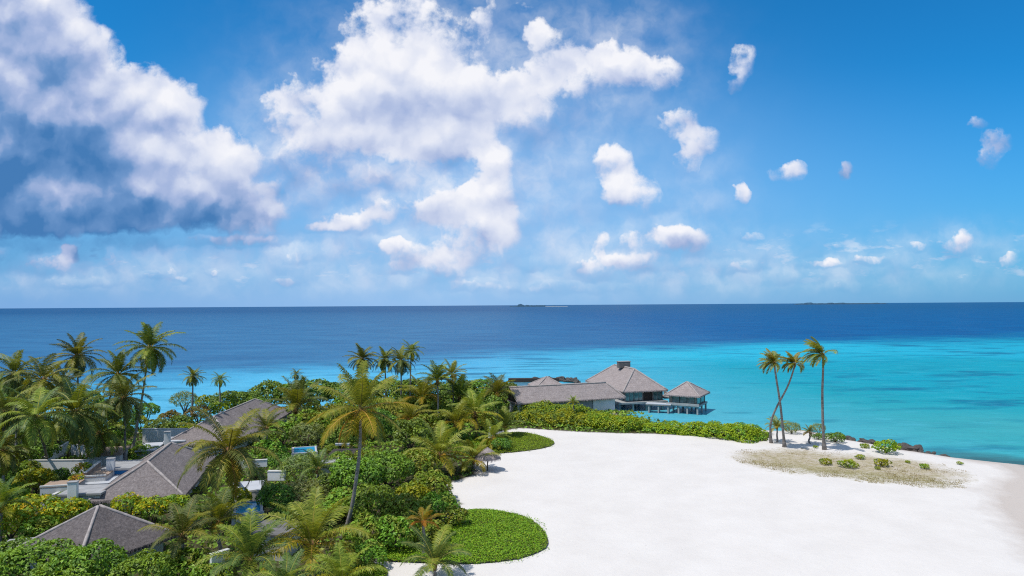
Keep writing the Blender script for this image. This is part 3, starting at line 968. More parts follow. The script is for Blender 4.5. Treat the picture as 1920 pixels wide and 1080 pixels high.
slab_roof('flat_roofed_annex', 47, 1019, 52.2, 3.0 * S, 2.3 * S, .2, rzB, 'small dark flat roof tucked against the left corner of the nearest thatched roof', M_slab)
slab_roof('flat_roofed_annex', 204, 846, 80.0, 3.6 * S, 4.2 * S, .3, rzB + .05, 'brown flat roofed shelter with a dark edge under the leaning palm', M_tan)
slab_roof('flat_roofed_annex', 282, 838, 84.5, 2.2 * S, 5.0 * S, .2, rzB, 'narrow pale roof along the eave between middle and farthest villa', M_paleslab)
slab_roof('flat_roofed_annex', 516, 990, 53, 3.3 * S, 3.4 * S, .18, -.12, 'grey-brown flat roof under the palms below the villa pool', M_slabd)
slab_roof('flat_roofed_annex', 612, 866, 74.5, 2.4 * S, 1.6 * S, .14, .2, 'small grey slatted roof beside the round leafy tree', M_slab)

def pillar(px, py, d0, w, label, h=1.5):
    p = at_d(px, py, d0)
    t = thing('chimney_pillar', (p.x, p.y, GZ), label, 'pillar', rzB, 'square pillars on the annexes')
    hh = p.z - GZ
    box_part('shaft', (0, 0, hh / 2), (w, w * .7, hh), M_white, t, 0, .03)
    box_part('cap', (0, 0, hh + .05), (w + .10, w * .7 + .1, .10), M_slab, t, 0, .01)
pillar(137, 904, 61.5, .75 * S, 'white square pillar nearest the front, by the weathered grey slab')
pillar(208, 860, 71.6, .72 * S, 'white square pillar beside the blue-banded flat roof')
pillar(314, 810, 86.0, .7 * S, 'small white pillar with a teal side near the farthest villa')
pillar(391, 785, 91.5, .6 * S, 'small white pillar on the ridge side of the farthest villa')
pillar(415, 773, 95.0, .6 * S, 'highest small white pillar beside the farthest villa')

def garden_wall(pts, d, h, label, mat=None, th=.3, name='garden_wall', group='white garden walls'):
    """a low rendered wall from one surveyed point to the other"""
    a = at_d(pts[0][0], pts[0][1], d[0]); b = at_d(pts[1][0], pts[1][1], d[1])
    az = frame_from(a, b); L = (b - a).length
    top = (a.z + b.z) / 2
    t = thing(name, (a.x, a.y, GZ), label, 'wall', az, group)
    hh = min(h, top - GZ) if h else top - GZ
    box_part('wall', (L / 2, 0, top - GZ - hh / 2), (L, th, hh), mat or M_white, t, 0, .02)
    box_part('coping', (L / 2, 0, top - GZ + .04), (L + .06, th + .1, .08), M_offwhite, t, 0, .01)
garden_wall([(45, 864), (190, 862)], (78, 78), 0, 'long pale wall in the shade of the palm trunks at the left')
garden_wall([(78, 852), (130, 834)], (80, 90), 0, 'slanting white wall between the palm trunks at the left')
garden_wall([(135, 832), (182, 840)], (88, 86), 0, 'white wall behind the clustered palm trunks')
garden_wall([(268, 804), (352, 804)], (93, 93), 0, 'white wall beyond the teal banded roof')
garden_wall([(88, 911), (150, 905)], (66, 67), .8, 'low white parapet around the sunken tan court', th=.25)
garden_wall([(100, 927), (122, 918)], (63.5, 65.5), .7, 'short low white parapet with a blue side below the tan court', M_white, .3)
garden_wall([(160, 884), (187, 868)], (69, 74), .6, 'low brown kerb wall beside the tan terrace', M_tan, .25, group='low kerb walls')
garden_wall([(437, 866), (501, 862)], (74, 75), .9, 'white upper terrace wall right of the villa palms')
garden_wall([(503, 884), (535, 883)], (70, 70), 1.1, 'bright white wall panel beside the feathery tree', th=.5)
garden_wall([(629, 832), (655, 832)], (82, 82), .22, 'thin white beam over the dark garden pavilion', M_white, .2)
garden_wall([(395, 1043), (428, 1028)], (46, 47), 0, 'pale wall glimpsed between the foreground palms')

def terrace(px, py, d0, sx, sy, mat, label, rz=rzB):
    p = at_d(px, py, d0)
    t = thing('terrace', (p.x, p.y, GZ), label, 'terrace', rz, 'villa terraces')
    hz = max(p.z - GZ, .1)
    box_part('base', (0, 0, hz / 2 - .06), (sx - .05, sy - .05, hz - .12), M_offwhite, t, 0, .02)
    box_part('deck', (0, 0, hz - .05), (sx, sy, .12), mat, t, 0, .02)
    box_part('kerb', (0, -sy / 2 + .1, hz + .05), (sx + .04, .2, .22), M_offwhite, t, 0, .02)
terrace(184, 884, 71.0, 2.8 * S, 4.6 * S, M_tan, 'tan timber terrace between the white pillar and the orange plants')
terrace(118, 906, 65.5, 3.0 * S, 2.4 * S, M_tan, 'sunken tan court behind the low white parapet')
terrace(462, 912, 67, 3.0 * S, 4.2 * S, M_paleslab, 'pale blue-grey pool terrace behind the villa palm')

def pool(px, py, d0, sx, sy, rz, label):
    p = at_d(px, py, d0)
    t = thing('swimming_pool', (p.x, p.y, p.z), label, 'pool', rz, 'private pools between the trees')
    bm = bmesh.new()
    for cx, cy, w, h in ((0, -sy / 2, sx + .5, .25), (0, sy / 2, sx + .5, .25), (-sx / 2, 0, .25, sy - .25), (sx / 2, 0, .25, sy - .25)):
        add_box(bm, (cx, cy, -.55), (w, h, 1.3))
    mesh_obj('coping', bm_mesh('coping', bm, M_paleslab), t)
    box_part('water', (0, 0, -.6), (sx - .25, sy - .25, 1.2), M_pool, t, 0, 0)
pool(466, 952, 61, 2.2 * S, 3.6 * S, rzB + .1, 'turquoise pool strip below the pale terrace, beside the big villa palm')
pool(571, 844, 86, 2.7 * S, 3.6 * S, .3, 'bright blue pool half hidden among the bushes behind the tall palm')

def umbrella():
    p = at_d(917, 866, 75.0)
    base = at_z(914, 882, GZ)
    t = thing('thatched_parasol', (base.x, base.y, GZ), 'grey thatched beach parasol at the edge of the small green lawn', 'parasol')
    t.scale = (.8, .8, .85)
    V = []; F = []
    zc = 2.9; n = 18
    rad = [(2.25, 2.0), (2.15, 2.25), (1.5, 2.75), (.8, 3.3), (.10, 3.75)]
    for r, z in rad:
        for j in range(n):
            a = 2 * math.pi * j / n
            rr = r * (1 + .05 * mnoise.noise((j * .9, r, 1)))
            V.append((rr * math.cos(a), rr * math.sin(a), z + .03 * mnoise.noise((j, z, 2))))
    for i in range(len(rad) - 1):
        for j in range(n):
            F.append((i * n + j, i * n + (j + 1) % n, (i + 1) * n + (j + 1) % n, (i + 1) * n + j))
    F.append(tuple(range(n - 1, -1, -1))); F.append(tuple((len(rad) - 1) * n + j for j in range(n)))
    rnd = random.Random(5)
    for j in range(n):
        a = 2 * math.pi * j / n; b = 2 * math.pi * (j + 1) / n
        thatch_fringe(V, F, (2.25 * math.cos(a), 2.25 * math.sin(a), 2.05), (2.25 * math.cos(b), 2.25 * math.sin(b), 2.05), (math.cos(a), math.sin(a), 0), rnd, .1, .4)
    mesh_obj('canopy', mk_mesh('canopy', V, F, M_thatch), t)
    V = []; F = []
    tube(V, F, [Vector((0, 0, -.2)), Vector((.02, 0, 1.2)), Vector((0, 0, 2.6))], [.11, .10, .09], 8)
    mesh_obj('pole', mk_mesh('pole', V, F, M_darkwood, smooth=True), t)
    q = at_z(919, 836, GZ)
    t2 = thing('closed_sunshade', (q.x, q.y, GZ), 'folded white sunshade standing on the lawn behind the thatched parasol', 'sunshade')
    V = []; F = []
    tube(V, F, [Vector((0, 0, 1.0)), Vector((0, 0, 1.5)), Vector((.02, 0, 2.4)), Vector((0, 0, 3.1))], [.34, .30, .19, .05], 10)
    mesh_obj('folded_canopy', mk_mesh('folded_canopy', V, F, M_white, smooth=True), t2)
    V = []; F = []
    tube(V, F, [Vector((0, 0, -.1)), Vector((0, 0, 3.2))], [.04, .03], 6)
    mesh_obj('pole', mk_mesh('pole', V, F, M_wood, smooth=True), t2)
umbrella()

def dark_pavilion():
    p = at_d(655, 848, 82)
    t = thing('garden_pavilion', (p.x, p.y, GZ), 'dark open garden pavilion in the shade behind the tall palm trunk', 'pavilion', .05)
    h = 1.9
    box_part('roof', (0, 0, h), (5.2, 3.6, .25), M_darkwood, t, 0, .03)
    for x in (-2.4, -.8, .8, 2.4):
        for y in (-1.6, 1.6):
            box_part('post', (x, y, h / 2), (.16, .16, h - .2), M_darkwood, t, 0, .01)
    box_part('back_wall', (0, 1.4, h / 2), (4.8, .1, h - .3), M_darkwood, t, 0, .01)
    for k, x in enumerate((-1.3, .6)):
        q = thing('daybed', (p.x + x, p.y - 2.6, GZ), ('white cushioned daybed at the left of the dark garden pavilion', 'white cushioned daybed at the right of the dark garden pavilion')[k], 'daybed', .05, 'daybeds by the garden pavilion')
        box_part('base', (0, 0, h * .38), (1.1, 1.8, h * .72), M_wood, q, 0, .02)
        box_part('cushion', (0, 0, h * .74 + .12), (1.0, 1.7, .22), M_white, q, 0, .06)
        box_part('pillow', (0, .6, h * .74 + .33), (.8, .35, .2), M_white, q, 0, .07)
dark_pavilion()

# ------------------------------------------------------------------ coconut palms
M_frond = leaf_mat('palm_leaf_green', (0.132, 0.172, 0.020), (0.210, 0.250, 0.026), (0.312, 0.326, 0.041), .30, .42, .5)
M_frond_b = leaf_mat('palm_leaf_dark', (0.060, 0.096, 0.022), (0.096, 0.138, 0.028), (0.144, 0.186, 0.042), .24, .45, .5)
M_frond_y = leaf_mat('palm_leaf_yellowing', (0.180, 0.184, 0.013), (0.279, 0.257, 0.016), (0.387, 0.306, 0.027), .36, .5, .35)
M_frond_o = leaf_mat('palm_leaf_amber', (.30, .16, .014), (.42, .23, .018), (.50, .30, .03), .34, .55, .3)
M_frond_d = leaf_mat('palm_leaf_dry', (.11, .075, .045), (.18, .125, .08), (.25, .185, .12), .15, .8, .15)
M_rachis = leaf_mat('palm_rib', (.24, .22, .04), (.32, .27, .05), (.38, .31, .07), .1, .5, .4)
M_rachis_y = leaf_mat('palm_rib_golden', (.40, .22, .03), (.46, .27, .04), (.50, .30, .05), .1, .5, .4)
FRONDS = [M_frond, M_frond_b, M_frond_y, M_frond_o, M_frond_d, M_rachis, M_rachis_y]

def trunk_material():
    m, t, p, out = new_mat('palm_bark')
    co = t.node('ShaderNodeTexCoord').outputs['Object']
    sp = t.node('ShaderNodeSeparateXYZ'); t.l.new(co, sp.inputs[0])
    n = t.noise(co, 2.2, 5, .6)
    ring = t.m('FRACT', t.m('MULTIPLY_ADD', n, .8, t.m('MULTIPLY', sp.outputs[2], 3.4)))
    col = t.ramp(n, [(.3, (.15, .135, .125)), (.7, (.33, .30, .28))])
    col = t.mix(t.map(ring, 0, .3, .5, 0), col, (.085, .07, .06))
    t.l.new(col, p.inputs['Base Color'])
    p.inputs['Roughness'].default_value = .9; p.inputs['Specular IOR Level'].default_value = .15
    b = t.node('ShaderNodeBump'); b.inputs['Strength'].default_value = .6; b.inputs['Distance'].default_value = .04
    t.l.new(ring, b.inputs['Height']); t.l.new(b.outputs[0], p.inputs['Normal'])
    return m
M_trunk = trunk_material()
M_sheath = simple_mat('palm_sheath', (.22, .12, .05), .9, .25, 8)
M_nut = simple_mat('coconut_husk', (.30, .20, .05), .6, .2, 3)

def make_frond(V, F, I, az, e0, L, droop, nl, ll, mat, rib, rnd, wind=(0, 0), sag=.9, vee=.25, w0=.085, twist=0.0, r0=.12):
    K = 10
    d = Vector((math.cos(az), math.sin(az), 0))
    pts = [Vector((d.x * r0, d.y * r0, 0))]
    tans = []
    for k in range(K):
        s = (k + .5) / K
        e = e0 - droop * s ** 1.35
        a2 = az + twist * s
        t = Vector((math.cos(a2) * math.cos(e), math.sin(a2) * math.cos(e), math.sin(e)))
        t += Vector((wind[0], wind[1], 0)) * s * .9
        t.normalize()
        tans.append(t)
        pts.append(pts[-1] + t * (L / K))
    # the rib
    base = len(V)
    for k, p in enumerate(pts):
        t = tans[min(k, K - 1)]
        sd = t.cross(Vector((0, 0, 1)))
        if sd.length < .05: sd = Vector((-math.sin(az), math.cos(az), 0))
        sd.normalize(); up = sd.cross(t)
        r = .055 * (1 - k / K) ** .8 + .010
        V += [tuple(p + sd * r), tuple(p + up * r * .8), tuple(p - sd * r), tuple(p - up * r)]
    for k in range(K):
        for j in range(4):
            a = base + k * 4 + j; b = base + k * 4 + (j + 1) % 4
            F.append((a, b, b + 4, a + 4)); I.append(rib)
    g = Vector((0, 0, -1))
    for i in range(nl):
        s = .13 + .87 * (i + rnd.random() * .6) / nl
        x = min(s * K, K - .001); k = int(x)
        p = pts[k].lerp(pts[k + 1], x - k); t = tans[k]
        sd = t.cross(Vector((0, 0, 1)))
        if sd.length < .05: sd = Vector((-math.sin(az), math.cos(az), 0))
        sd.normalize(); up = sd.cross(t)
        prof = min(1, .42 + 2.2 * (s - .1)) * (1 - .62 * max(0, (s - .55) / .45) ** 1.5)
        for q in (-1, 1):
            if rnd.random() < .04: continue
            l = ll * prof * rnd.uniform(.82, 1.15)
            fw = .38 + .75 * s ** 2
            dr = (sd * q + t * fw + up * (vee + rnd.uniform(-.12, .12))).normalized()
            dr = (dr + Vector((wind[0], wind[1], 0)) * .8 + g * .16 * sag).normalized()
            p1 = p + dr * l * .5
            d2 = (dr + g * sag * rnd.uniform(.5, 1.1) + Vector((wind[0], wind[1], 0)) * .5).normalized()
            p2 = p1 + d2 * l * .55
            w = w0 * rnd.uniform(.8, 1.2)
            b = len(V)
            V += [tuple(p - t * w * .35), tuple(p + t * w * .35), tuple(p1 + t * w * .55), tuple(p1 - t * w * .55), tuple(p2)]
            F.append((b, b + 1, b + 2, b + 3)); F.append((b + 3, b + 2, b + 4)); I += [mat, mat]

def make_crown(name, seed, n, L, elev, droop, ll=.95, nl=48, mats=None, wind=(0, 0), sag=.9, vee=.25, w0=.09, dead=0, focus=None):
    """elev: (youngest, oldest) in degrees; mats(u, rnd) -> leaf and rib material for a frond of age u"""
    rnd = random.Random(seed)
    V = []; F = []; I = []
    for i in range(n):
        u = i / max(1, n - 1)
        az = i * 2.39996 + rnd.uniform(-.25, .25)
        if focus is not None and rnd.random() < .72: az = math.pi + rnd.gauss(0, focus)
        e = math.radians(elev[0] + (elev[1] - elev[0]) * u ** .85 + rnd.uniform(-7, 7))
        dp = math.radians(droop * rnd.uniform(.75, 1.2) * (.55 + .5 * min(1, u * 1.6)))
        l = L * (.70 + .38 * math.sin(math.pi * min(.85, .22 + u * .75))) * rnd.uniform(.9, 1.08)
        mt, rb = mats(u, rnd)
        make_frond(V, F, I, az, e, l, dp, nl, ll * l / 4.3, mt, rb, rnd, (wind[0] * rnd.uniform(.6, 1.2), wind[1]), sag, vee, w0, rnd.uniform(-.25, .25))
    for i in range(dead):
        make_frond(V, F, I, rnd.uniform(0, 6.28), math.radians(-55), L * .7, math.radians(30), nl // 2, ll * .6, 4, 4, rnd, (0, 0), 1.4, 0, w0 * .8)
    return mk_mesh(name, V, F, FRONDS, I)

def m_green(u, r):  return (1 if r.random() < .45 else 0, 5) if u < .84 else ((0, 5) if r.random() < .6 else (2, 6))
def m_dark(u, r):   return (1, 5) if r.random() < .72 else (0, 5)
def m_tall(u, r):
    if u < .45: return (0, 5)
    q = r.random()
    return (2, 6) if q < .55 else ((0, 6) if q < .8 else (3, 6))
def m_olive(u, r):  return (0, 5) if u < .6 else ((2, 6) if r.random() < .65 else (0, 6))
def m_gold(u, r):   return (0 if u < .2 else 2, 6) if u < .62 else (3, 6)
def m_wind(u, r):   return (0, 5) if r.random() < .6 else (2, 6)

def m_wind2(u, r):  return (2, 6) if r.random() < .5 else (0, 5)
CR = {
    'full0': make_crown('palm_crown', 1, 32, 4.5, (84, -48), 80, mats=m_green, dead=2),
    'full1': make_crown('palm_crown', 2, 30, 4.6, (82, -44), 88, mats=m_dark, dead=3),
    'full2': make_crown('palm_crown', 3, 34, 4.4, (85, -52), 76, mats=m_dark, dead=1),
    'full3': make_crown('palm_crown', 4, 27, 4.7, (80, -40), 92, mats=m_green, dead=1),
    'young0': make_crown('palm_crown', 5, 18, 4.8, (84, 14), 74, mats=m_green, ll=1.1, sag=.7, vee=.35, nl=48),
    'young1': make_crown('palm_crown', 6, 16, 5.0, (82, 20), 82, mats=m_olive, ll=1.1, sag=.8, vee=.3, nl=48),
    'young2': make_crown('palm_crown', 7, 14, 4.6, (80, 8), 78, mats=m_dark, ll=1.05, sag=.8, vee=.3, nl=48),
    'tall': make_crown('palm_crown', 8, 22, 5.1, (86, -40), 52, mats=m_tall, ll=1.1, sag=1.15, nl=60),
    'olive0': make_crown('palm_crown', 9, 18, 4.6, (80, -6), 70, mats=m_olive, ll=1.0, nl=50),
    'olive1': make_crown('palm_crown', 10, 16, 4.7, (78, -18), 64, mats=m_olive, ll=1.0, nl=50),
    'gold': make_crown('palm_crown', 12, 11, 4.4, (76, 12), 66, mats=m_gold, ll=1.0, nl=46),
    'wind0': make_crown('palm_crown', 13, 28, 4.2, (84, -20), 92, mats=m_wind, wind=(-.60, .05), sag=.9, nl=44, w0=.10, ll=1.15, focus=.75),
    'wind1': make_crown('palm_crown', 14, 24, 4.0, (84, -16), 96, mats=m_wind, wind=(-.48, -.1), sag=.9, nl=44, w0=.10, ll=1.15, focus=.75),
    'wind2': make_crown('palm_crown', 15, 25, 4.4, (84, -22), 90, mats=m_wind2, wind=(-.66, .1), sag=.95, nl=44, w0=.10, ll=1.15, focus=.75),
}

def heart_mesh(nuts):
    """the brown crown base: leaf sheaths"""
    V = []; F = []
    tube(V, F, [Vector((0, 0, -1.0)), Vector((0, 0, -.55)), Vector((0, 0, -.05)), Vector((0, 0, .35))], [.17, .30, .34, .10], 9)
    return mk_mesh('crown_base', V, F, M_sheath, smooth=True)
ME_heart = heart_mesh(False)
def nuts_mesh():
    bm = bmesh.new(); rnd = random.Random(3)
    for i in range(9):
        a = i * 2.4
        r = bmesh.ops.create_icosphere(bm, subdivisions=2, radius=.17)
        bmesh.ops.scale(bm, vec=(1, 1, 1.25), verts=r['verts'])
        bmesh.ops.translate(bm, vec=(.42 * math.cos(a), .42 * math.sin(a), -.45 - .3 * rnd.random()), verts=r['verts'])
    return bm_mesh('coconuts', bm, M_nut, True)
ME_nuts = nuts_mesh()

def palm(style, px, py, d0, rpx, base, label, group, nuts=True, rz=None, bend=0.0, tr=.19, curve=1.2):
    """crown centre seen at px, py at depth d0 with fronds about rpx long in the picture; base: (px, py) of the foot or lean in metres"""
    c = at_d(px, py, d0)
    if isinstance(base, tuple) and base[0] == 'lean':
        bx, by = c.x + base[1], c.y + base[2]
    else:
        b = at_z(base[0], base[1], GZ); bx, by = b.x, b.y
    bz = max(gz(bx, by), .3) - .15
    young = c.z - bz < 2.6
    t = thing('coconut_palm', (bx, by, bz), label, 'palm tree', 0, group)
    top = c - Vector((bx, by, bz))
    h = top.z
    seed = px * .37 + py
    n = 14
    V = []; F = []
    side = Vector((-top.y, top.x, 0))
    if side.length < .1: side = Vector((1, 0, 0))
    side.normalize()
    pts = []; rad = []
    ct = top - Vector((0, 0, .35))
    for i in range(n + 1):
        u = i / n
        f = u ** curve if curve > 0 else 1 - (1 - u) ** -curve
        p = Vector((top.x * f, top.y * f, ct.z * u))
        if bend:
            p += Vector((bend * math.sin(math.pi * u) , 0, 0)) + Vector((bend * .5 * math.sin(2 * math.pi * u), 0, 0))
        p += Vector((mnoise.noise((u * 2.2, seed, 1)), mnoise.noise((u * 2.2, seed, 7)), 0)) * .22 * math.sin(math.pi * u)
        pts.append(p)
        rad.append(tr * (1.0 + .75 * max(0, 1 - u * 7) - .36 * u) * (1 + .05 * mnoise.noise((i * 3.1, seed, 2))))
    if young: rad = [r * .9 for r in rad]
    tube(V, F, pts, rad, 9)
    mesh_obj('trunk', mk_mesh('palm_trunk', V, F, M_trunk, smooth=True), t)
    sc = rpx * d0 * S / FPX / (4.2 if group == 'coconut palms in the middle of the grove' and style != 'tall' and rpx < 60 else 3.75)
    cr = mesh_obj('crown', CR[style], t, top, rz if rz is not None else rng.uniform(0, 6.28), sc)
    mesh_obj('crown_base', ME_heart, cr)
    if nuts and not young:
        mesh_obj('coconuts', ME_nuts, cr)
    return t

G1 = 'tall coconut palms at the left'
palm('full0', 281, 652, 90, 49, (246, 850), 'tall leaning coconut palm at the left, crown highest against the sea', G1, bend=.15, curve=1.05)
palm('full2', 145, 667, 104, 41, ('lean', -.3, .5), 'dark coconut palm standing clear above the left thicket against deep blue water', G1)
palm('full1', 28, 700, 86, 44, ('lean', .3, 0), 'coconut palm high at the left edge of the thicket', G1)
palm('full3', 82, 712, 82, 50, ('lean', .5, .3), 'drooping coconut palm between the left edge palm and the dark clear one', G1)
palm('full0', 222, 702, 89, 46, (188, 806), 'coconut palm leaning right just left of the tallest leaning palm', G1)
palm('full1', 232, 745, 80, 50, ('lean', .2, .2), 'shaded coconut palm with a yellow rib under the tallest leaning palm', G1)
palm('full3', 68, 782, 68, 60, (92, 880), 'grey-green coconut palm drooping low in the left thicket', G1)
palm('full2', 142, 772, 74, 62, (126, 858), 'full dark coconut palm in the middle of the left thicket', G1)
palm('full1', 8, 770, 72, 50, ('lean', -.4, 0), 'coconut palm cut by the left edge of the view, middle height', G1)
palm('full0', 5, 845, 66, 48, ('lean', .2, 0), 'low coconut palm cut by the left edge above the croton bushes', G1)
palm('full2', 112, 728, 96, 42, ('lean', .2, 0), 'coconut palm behind the drooping one, half hidden', G1)
palm('full3', 185, 812, 78, 50, (172, 872), 'coconut palm with a forked pale trunk over the shaded wall', G1)
palm('full1', 40, 745, 92, 46, ('lean', .2, 0), 'coconut palm in the dark heart of the left thicket', G1)
palm('young0', 2, 950, 55, 46, ('lean', 0, 0), 'young palm fronds entering at the left edge above the yellow bushes', G1)
G2 = 'small coconut palms on the far shore'
palm('full0', 362, 706, 112, 20, ('lean', -.2, 0), 'small distant palm alone over the round grey-green bush', G2)
palm('full3', 412, 712, 116, 15, ('lean', -.1, 0), 'smaller distant palm right of the lone one, against turquoise water', G2)
palm('full3', 555, 702, 124, 11, ('lean', 0, 0), 'tiny palm top poking out of the far treeline', G2)
palm('full1', 569, 712, 122, 9, ('lean', 0, 0), 'tiniest palm tuft beside the small one in the far treeline', G2)
G3 = 'cluster of four palms on the far shore'
palm('full2', 679, 673, 120, 28, ('lean', 0, 0), 'left palm of the far cluster of four, standing a little apart', G3)
palm('full0', 722, 674, 120, 25, ('lean', .2, 0), 'second palm of the far cluster, thin crown', G3)
palm('full1', 752, 676, 117, 28, ('lean', .1, 0), 'fullest and lowest palm of the far cluster', G3)
palm('full3', 771, 658, 122, 21, ('lean', -.4, 0), 'highest palm at the right end of the far cluster', G3)
G4 = 'coconut palms in the middle of the grove'
palm('tall', 676, 768, 55.8, 68, (641, 1012), 'tall foreground palm with amber hanging fronds and a bare leaning grey trunk', G4, tr=.21, curve=-2.3, rz=1.5)
palm('young0', 556, 764, 100, 56, ('lean', .2, 0), 'bushy green palm right of the farthest villa roof', G4)
palm('full3', 428, 846, 59.5, 82, (436, 905), 'big drooping palm in front of the middle villa roof', G4, tr=.27)
palm('young2', 500, 804, 84, 44, ('lean', 0, 0), 'grey palm drooping over the lower edge of the farthest villa roof', G4)
palm('young2', 597, 880, 70, 44, ('lean', .1, 0), 'upright dark young palm beside the small slatted roof', G4)
palm('young0', 820, 714, 108, 38, ('lean', .2, 0), 'upright palm on the skyline right of the far cluster', G4)
palm('olive0', 848, 702, 112, 30, ('lean', .2, 0), 'taller olive palm on the skyline just right of the upright one', G4)
palm('young1', 790, 748, 112, 46, ('lean', .1, 0), 'olive green palm in the thicket behind the tall palm crown', G4)
palm('young0', 862, 745, 112, 42, ('lean', .1, 0), 'feathery green palm below the skyline palms', G4)
palm('olive1', 890, 774, 98, 50, (898, 815), 'palm with dark upright fronds above the small lawn', G4)
palm('young0', 932, 738, 117, 38, ('lean', .1, 0), 'palm against the left end of the long thatched building', G4)
palm('olive0', 825, 852, 77, 60, (822, 892), 'yellow-green palm at the edge of the sand, left of the parasol', G4)
palm('olive1', 888, 860, 79, 46, ('lean', -.1, .2), 'golden-edged palm beside the thatched parasol on the sand', G4)
palm('young1', 855, 794, 96, 46, ('lean', 0, 0), 'yellowing palm drooping behind the small lawn', G4)
palm('young0', 947, 802, 99, 36, ('lean', 0, 0), 'green palm at the inner tip of the sand cove', G4)
palm('olive1', 925, 820, 91, 34, ('lean', 0, 0), 'low palm with an orange tipped frond on the small lawn', G4)
palm('gold', 794, 978, 52.5, 36, ('lean', 0, .1), 'small amber palm growing out of the bright green bush', G4, rz=.8)
palm('young1', 770, 788, 98, 42, ('lean', 0, 0), 'pale yellow palm in the thicket right of the tall palm crown', G4)
G5 = 'young palms in the foreground'
palm('young2', 342, 1004, 47.5, 58, ('lean', .1, 0), 'dark upright young palm in front of the nearest thatched roof', G5)
palm('young0', 410, 978, 51, 52, ('lean', .1, 0), 'young palm with spread upright fronds beside the nearest roof', G5)
palm('young0', 470, 1050, 44.5, 72, ('lean', .2, 0), 'broad dark green palm at the bottom left of the tall trunk', G5)
palm('young1', 585, 1022, 46.5, 88, ('lean', 0, 0), 'largest foreground palm with long arching pale fronds', G5)
palm('young1', 640, 1092, 42.0, 60, ('lean', 0, 0), 'low palm spilling over the bottom edge of the view', G5)
palm('young2', 815, 1054, 47.6, 62, ('lean', 0, 0), 'young palm by the white path at the bottom of the view', G5)
palm('young2', 535, 1098, 41.0, 52, ('lean', 0, 0), 'dark palm at the bottom edge below the largest foreground palm', G5)
G6 = 'windswept palms on the point'
palm('wind0', 1452, 680, 88, 28, (1471, 838), 'left windswept palm on the point, trunk crossing behind its neighbour', G6, nuts=False, rz=0, bend=.12, tr=.21, curve=1)
palm('wind1', 1490, 682, 89, 27, (1446, 830), 'middle windswept palm on the point, leaning right with a curved trunk', G6, nuts=False, rz=0, bend=-.75, tr=.19, curve=1)
palm('wind2', 1543, 664, 86.5, 34, (1546, 843), 'tallest windswept palm on the point, straight grey trunk and golden crown', G6, nuts=False, rz=0, bend=-.2, tr=.23, curve=1)
G7 = 'small palms along the beach hedge'
palm('olive0', 1075, 754, 113, 12, ('lean', 0, 0), 'little palm growing in the hedge in front of the long building', G7)
palm('young1', 1457, 802, 94, 20, ('lean', 0, 0), 'small golden palm at the right end of the hedge', G7)
palm('olive0', 1518, 811, 93, 14, ('lean', 0, 0), 'tiny palm on the point between the crossing trunks and the straight trunk', G7)

# ------------------------------------------------------------------ bushes and broadleaf trees
L_broad = leaf_mat('broad_leaf', (0.114, 0.206, 0.019), (0.182, 0.305, 0.027), (0.266, 0.404, 0.046), .25, .38, .45)
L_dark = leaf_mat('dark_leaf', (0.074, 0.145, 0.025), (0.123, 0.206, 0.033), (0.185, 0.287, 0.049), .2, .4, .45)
L_lime = leaf_mat('lime_leaf', (0.185, 0.253, 0.012), (0.296, 0.364, 0.017), (0.419, 0.456, 0.029), .3, .42, .4)
L_fine = leaf_mat('grey_green_leaf', (0.121, 0.164, 0.051), (0.193, 0.235, 0.079), (0.285, 0.320, 0.128), .2, .55, .3)
L_croton = leaf_mat('croton_leaf', (0.198, 0.220, 0.011), (0.506, 0.396, 0.015), (0.682, 0.440, 0.022), .28, .45, .4)
L_orange = leaf_mat('orange_leaf', (.30, .17, .02), (.48, .26, .03), (.58, .36, .06), .3, .5, .3)
L_olive = leaf_mat('olive_leaf', (0.137, 0.171, 0.022), (0.219, 0.253, 0.033), (0.321, 0.342, 0.055), .25, .45, .35)
L_red = leaf_mat('russet_leaf', (.12, .09, .024), (.19, .13, .034), (.26, .18, .05), .2, .5, .3)

